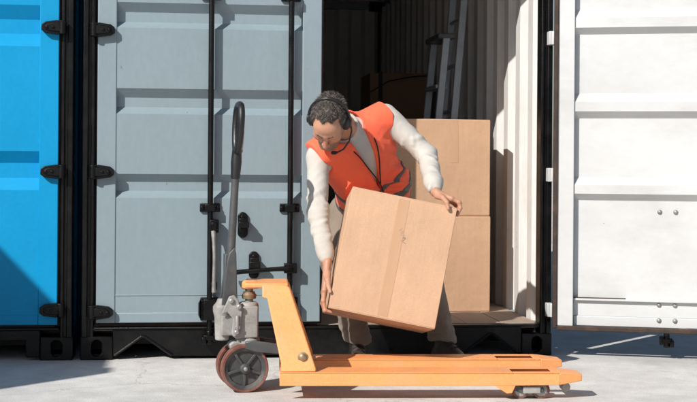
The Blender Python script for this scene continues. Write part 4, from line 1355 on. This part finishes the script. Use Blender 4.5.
for c, ax, wl, am, rd in ((elR, elR - shR, 0.034, 0.0075, 0.115), (elL, wrL - elL, 0.034, 0.0085, 0.125), ((elR + wrR) / 2, wrR - elR, 0.030, 0.006, 0.10),
                          ((elL + wrL) / 2, wrL - elL, 0.030, 0.0065, 0.10), ((shR + elR) / 2, nz(elR - shR) + 0.6 * t_left, 0.040, 0.006, 0.11),
                          ((shL + elL) / 2, nz(elL - shL) + 0.7 * t_up, 0.042, 0.008, 0.12), (wrR + nz(elR - wrR) * 0.05, elR - wrR, 0.020, 0.0045, 0.06), (wrL + nz(elL - wrL) * 0.05, elL - wrL, 0.020, 0.0045, 0.06),
                          (TP(0, 0.12, -0.15), t_left + 0.3 * t_up, 0.05, 0.006, 0.16)):
    g.field(fold(c, ax, wl, am, rd), op='d')
# neck opening
g.cap(NECK0 + (HC - NECK0) * 0.16, NECK0 + (HC - NECK0) * 0.5, 0.062, 0.075, 0.006, '-')
shirt = g.mesh(1)
pchild("sweatshirt", mesh_from("sweatshirt", [shirt], [M['sweat']]))
g = Sculpt(NECK0 - 0.12, NECK0 + 0.14, 0.003)                     # ribbed collar
cc = NECK0 + (HC - NECK0) * 0.18; cn = nz(HC - NECK0)
e1 = nz(np.cross(cn, [0, 0, 1])); e2 = np.cross(cn, e1)
ring = [cc + (e1 * math.cos(a) + e2 * math.sin(a)) * 0.063 for a in np.linspace(0, 2 * math.pi, 25)]
for a, b in zip(ring[:-1], ring[1:]): g.cap(a, b, 0.0075, None, 0.003)
pchild("collar", mesh_from("collar", [g.mesh(1)], [M['sweat']]))

# ---- vest
def lat(X, Y, Z):
    x, y, z = X - SHM[0], Y - SHM[1], Z - SHM[2]
    return [TR[i][0] * x + TR[i][1] * y + TR[i][2] * z for i in range(3)]
def vest_sculpt(extra, h):
    fold.gain = 2.6
    g = Sculpt((1.02, -0.78, 0.62), (1.80, 0.06, 1.33), h)
    torso(g, 0.024 + extra)
    for sh, s_ in ((shR, -1), (shL, 1)):
        g.cap(sh - s_ * t_left * 0.06 + t_up * 0.004, sh - t_up * 0.004, 0.078 + extra, 0.086 + extra, 0.03)
    g.ell(TP(0.09, 0.068, -0.33), np.array([0.115, 0.115, 0.13]) + extra, TR, 0.05)
    g.ell(TP(-0.07, 0.072, -0.30), np.array([0.115, 0.105, 0.13]) + extra, TR, 0.05)
    g.cap(NECK0 - t_up * 0.03, NECK0 - t_front * 0.02 + t_up * 0.012, 0.082 + extra, 0.072 + extra, 0.03)
    random.seed(21)
    for c, ax, wl, am, rd in ((TP(0.10, 0.13, -0.20), t_left * 0.7 + t_up * 0.7, 0.060, 0.0075, 0.16), (TP(-0.09, 0.13, -0.16), t_left * 0.8 - t_up * 0.5, 0.058, 0.0075, 0.15),
                              (TP(0.06, 0.12, -0.36), t_up + 0.25 * t_left, 0.055, 0.007, 0.15), (TP(0.15, 0.02, -0.12), t_up + 0.5 * t_front, 0.05, 0.006, 0.13), (TP(0.0, -0.10, -0.05), t_left, 0.07, 0.005, 0.14)):
        g.field(fold(c, ax, wl, am, rd), op='d')
    g.field(rumple(0.0022, 20, 9), op='d')
    return g
def vest_cut(X, Y, Z):
    l, f, u = lat(X, Y, Z)
    hem = -(u + 0.475 + 0.05 * l)                                # lower edge
    arm = np.abs(l) - (0.214 + 0.02 * np.clip(u, -0.2, 0.05) - 0.035 * np.clip((u + 0.14) / 0.1, 0, 1) * np.clip(1 - (u + 0.02) / 0.06, 0, 1) + 0.10 * np.clip((-u - 0.20) / 0.08, 0, 1))
    return np.maximum(hem, arm)
def vneck(X, Y, Z):
    l, f, u = lat(X, Y, Z)
    half = 0.002 + 0.042 * np.clip((u + 0.25) / 0.28, -1, 1.25)
    return np.maximum(np.abs(l + 0.004) - half, -(f - 0.02)) 
g = vest_sculpt(0.0, 0.0045)
g.field(vest_cut, 0.006, '&').field(vneck, 0.006, '-')
g.cap(NECK0 + (HC - NECK0) * 0.05, NECK0 + (HC - NECK0) * 0.8, 0.078, 0.090, 0.006, '-')
pchild("vest", mesh_from("vest", [g.mesh(1)], [M['vest']]))
vest = bpy.data.objects["vest"]
for u0, hw in ((-0.245, 0.008), (-0.325, 0.022)):
    g = vest_sculpt(0.0040, 0.0040)
    g.field(vest_cut, 0.004, '&').field(vneck, 0.006, '-')
    g.field(lambda X, Y, Z: np.abs(lat(X, Y, Z)[2] - u0) - hw, 0.0, '&')
    o = pchild("reflective_stripe", mesh_from("reflective_stripe", [g.mesh(1)], [M['stripe']]))
    o.parent = vest; o.matrix_parent_inverse = Matrix()

# ---- trousers
fold.gain = 0.9
g = Sculpt((1.06, -0.60, 0.05), (2.00, 0.12, 0.98), 0.0048)
g.ell(HIP + np.array([0, 0.02, -0.005]), (0.176, 0.136, 0.128), None, 0.05)
g.ell(TP(0, 0.015, 0.09, HIP), (0.160, 0.122, 0.10), TR, 0.05)
random.seed(4)
for hp, kn, an in ((hipR, knR, anR), (hipL, knL, anL)):
    g.cap(hp, kn, 0.106, 0.074, 0.05).cap(kn, an + (kn - an) * 0.12, 0.074, 0.060, 0.04)
    g.cap(an + (kn - an) * 0.16, an + (kn - an) * 0.02, 0.064, 0.066, 0.02)
creases(knR, anR, 0.074, 0.062, 12, 5, 0.7); creases(knL, anL, 0.074, 0.062, 12, 6, 0.7); creases(hipR, knR, 0.104, 0.076, 8, 7, 0.6)
g.field(rumple(0.0025, 22, 3), op='d')
for hp, kn, an in ((hipR, knR, anR), (hipL, knL, anL)):
    g.field(fold(kn, an - kn, 0.040, 0.008, 0.13), op='d')
    g.field(fold(an + (kn - an) * 0.15, an - kn, 0.034, 0.010, 0.11), op='d')
    g.field(fold((hp + kn) / 2, kn - hp, 0.055, 0.006, 0.14), op='d')
g.field(lambda X, Y, Z: (0.122 + 0.010 * np.sin(X * 40) - Z) + 0 * Y, 0.006, '&')
pchild("trousers", mesh_from("trousers", [g.mesh(1)], [M['trouser']]))

# ---- shoes
for an, d in ((anR, nz([-0.12, -1, 0])), (anL, nz([0.34, -1, 0]))):
    left = np.array([-d[1], d[0], 0]); heel = np.array([an[0], an[1], 0]) - d * 0.055
    g = Sculpt(heel + [-0.34, -0.34, -0.005], heel + [0.34, 0.12, 0.20], 0.0035)
    up = np.array([0, 0, 1.0])
    g.cap(heel + up * 0.055 + d * 0.01, heel + d * 0.19 + up * 0.044, 0.040, 0.042, 0.02)
    g.cap(heel + d * 0.19 + up * 0.042, heel + d * 0.225 + up * 0.040, 0.043, 0.036, 0.02)
    g.cap(heel + d * 0.05 + up * 0.06, heel + d * 0.058 + up * 0.160, 0.045, 0.046, 0.03)
    g.cap(heel + d * 0.08 + up * 0.112, heel + d * 0.175 + up * 0.070, 0.034, 0.027, 0.02)
    g.field(lambda X, Y, Z: (0.020 - Z) + 0 * X + 0 * Y, 0.004, '&')
    sh = pchild("shoe", mesh_from("shoe", [g.mesh(1)], [M['shoe']]))
    n = 22
    outl = []
    for k in range(n):
        a = 2 * math.pi * k / n
        c, s_ = math.cos(a), math.sin(a)
        w = 0.047 if c > 0 else 0.041
        p = heel + d * (0.105 + 0.163 * c) + left * (w * math.copysign(abs(s_) ** 0.8, s_) * (1 + 0.1 * c))
        outl.append((p[0], p[1]))
    so = MB(); so.prism(outl, 2, 0.0, 0.024); so.build("sole", M['sole'], sh, 0.004)
    for k in range(4):
        p = heel + d * (0.085 + 0.028 * k) + up * (0.150 - 0.0150 * k)
        la = MB(); la.tube([p - left * 0.028 + up * -0.012, p + up * 0.004, p + left * 0.028 - up * 0.012], 0.003, 6)
        la.build("shoelace", M['rubber'], sh)

# ------------------------------------------------------------------ headset and lanyard
hs = thing("headset", "black headset with one visible ear cup and boom microphone on the man's head", "headset", tuple(HC))
hs.matrix_world = Matrix.Translation(Vector(HC)) @ Matrix(((hL[0], hF[0], hU[0]), (hL[1], hF[1], hU[1]), (hL[2], hF[2], hU[2]))).to_4x4()
def arc(r, tilt=0.10, n=26):
    P = []
    for a in np.linspace(-0.10 * math.pi, 1.10 * math.pi, n):
        u = math.sin(a)
        P.append(Vector((math.cos(a) * (0.0905 + r), -0.038 * max(u, 0) - 0.006, u * (0.1235 + r - 0.0) if u > 0 else u * 0.05)))
    return P
mb = MB(); mb.tube(arc(0.0055), 0.0072, 10); mb.build("headband", M['grip'], hs)
mb = MB(); mb.tube([p for p in arc(-0.001)[7:-7]], 0.0065, 8); mb.build("band_pad", M['rubber'], hs)
for q in (-1, 1):
    mb = MB()
    mb.lathe([(0, 0.030), (0.004, 0.035), (0.014, 0.036), (0.020, 0.031), (0.024, 0.024), (0.030, 0.022), (0.033, 0.015)], (q * 0.072, -0.004, -0.004), (q, 0, 0), 24)
    mb.build("ear_cup", M['grip'], hs, 0.001)
    mb = MB(); mb.lathe([(0, 0.028), (0.004, 0.036), (0.010, 0.037), (0.014, 0.032)], (q * 0.066, -0.004, -0.004), (q, 0, 0), 24); mb.build("ear_pad", M['rubber'], hs)
mb = MB()
mb.tube([(0.100, 0.0, -0.010), (0.106, 0.022, -0.034), (0.100, 0.060, -0.064), (0.078, 0.098, -0.080), (0.050, 0.118, -0.082)], [0.005, 0.0042, 0.004, 0.004, 0.004], 8)
mb.build("microphone_boom", M['grip'], hs)
mb = MB(); mb.tube([(0.052, 0.117, -0.082), (0.042, 0.121, -0.081), (0.030, 0.123, -0.080), (0.024, 0.124, -0.080)], [0.005, 0.0085, 0.0085, 0.005], 10); mb.build("microphone", M['rubber'], hs)

ly = thing("lanyard", "thin black cord round the man's neck hanging over his chest", "lanyard", tuple(TP(0, 0.15, -0.2)))
def cord(pts):
    mb = MB()
    P = [Vector(p) - Vector(ly.location) for p in pts]
    Q = []
    for i in range(len(P) - 1):
        for t in np.linspace(0, 1, 8, endpoint=False):
            p0, p1, p2, p3 = P[max(i - 1, 0)], P[i], P[i + 1], P[min(i + 2, len(P) - 1)]
            Q.append(0.5 * ((2 * p1) + (p2 - p0) * t + (2 * p0 - 5 * p1 + 4 * p2 - p3) * t * t + (3 * p1 - p0 - 3 * p2 + p3) * t ** 3))
    Q.append(P[-1])
    mb.tube(Q, 0.0032, 7)
    return mb.build("cord", M['rubber'], ly)
J = TP(-0.005, 0.175, -0.20)
cord([TP(-0.070, 0.070, 0.03), TP(-0.055, 0.128, -0.01), TP(-0.040, 0.152, -0.07), TP(-0.02, 0.166, -0.14), J])
cord([TP(0.070, 0.070, 0.03), TP(0.052, 0.128, -0.01), TP(0.034, 0.152, -0.07), TP(0.012, 0.166, -0.14), J])
cord([J, TP(-0.004, 0.185, -0.26), TP(-0.002, 0.185, -0.33)])
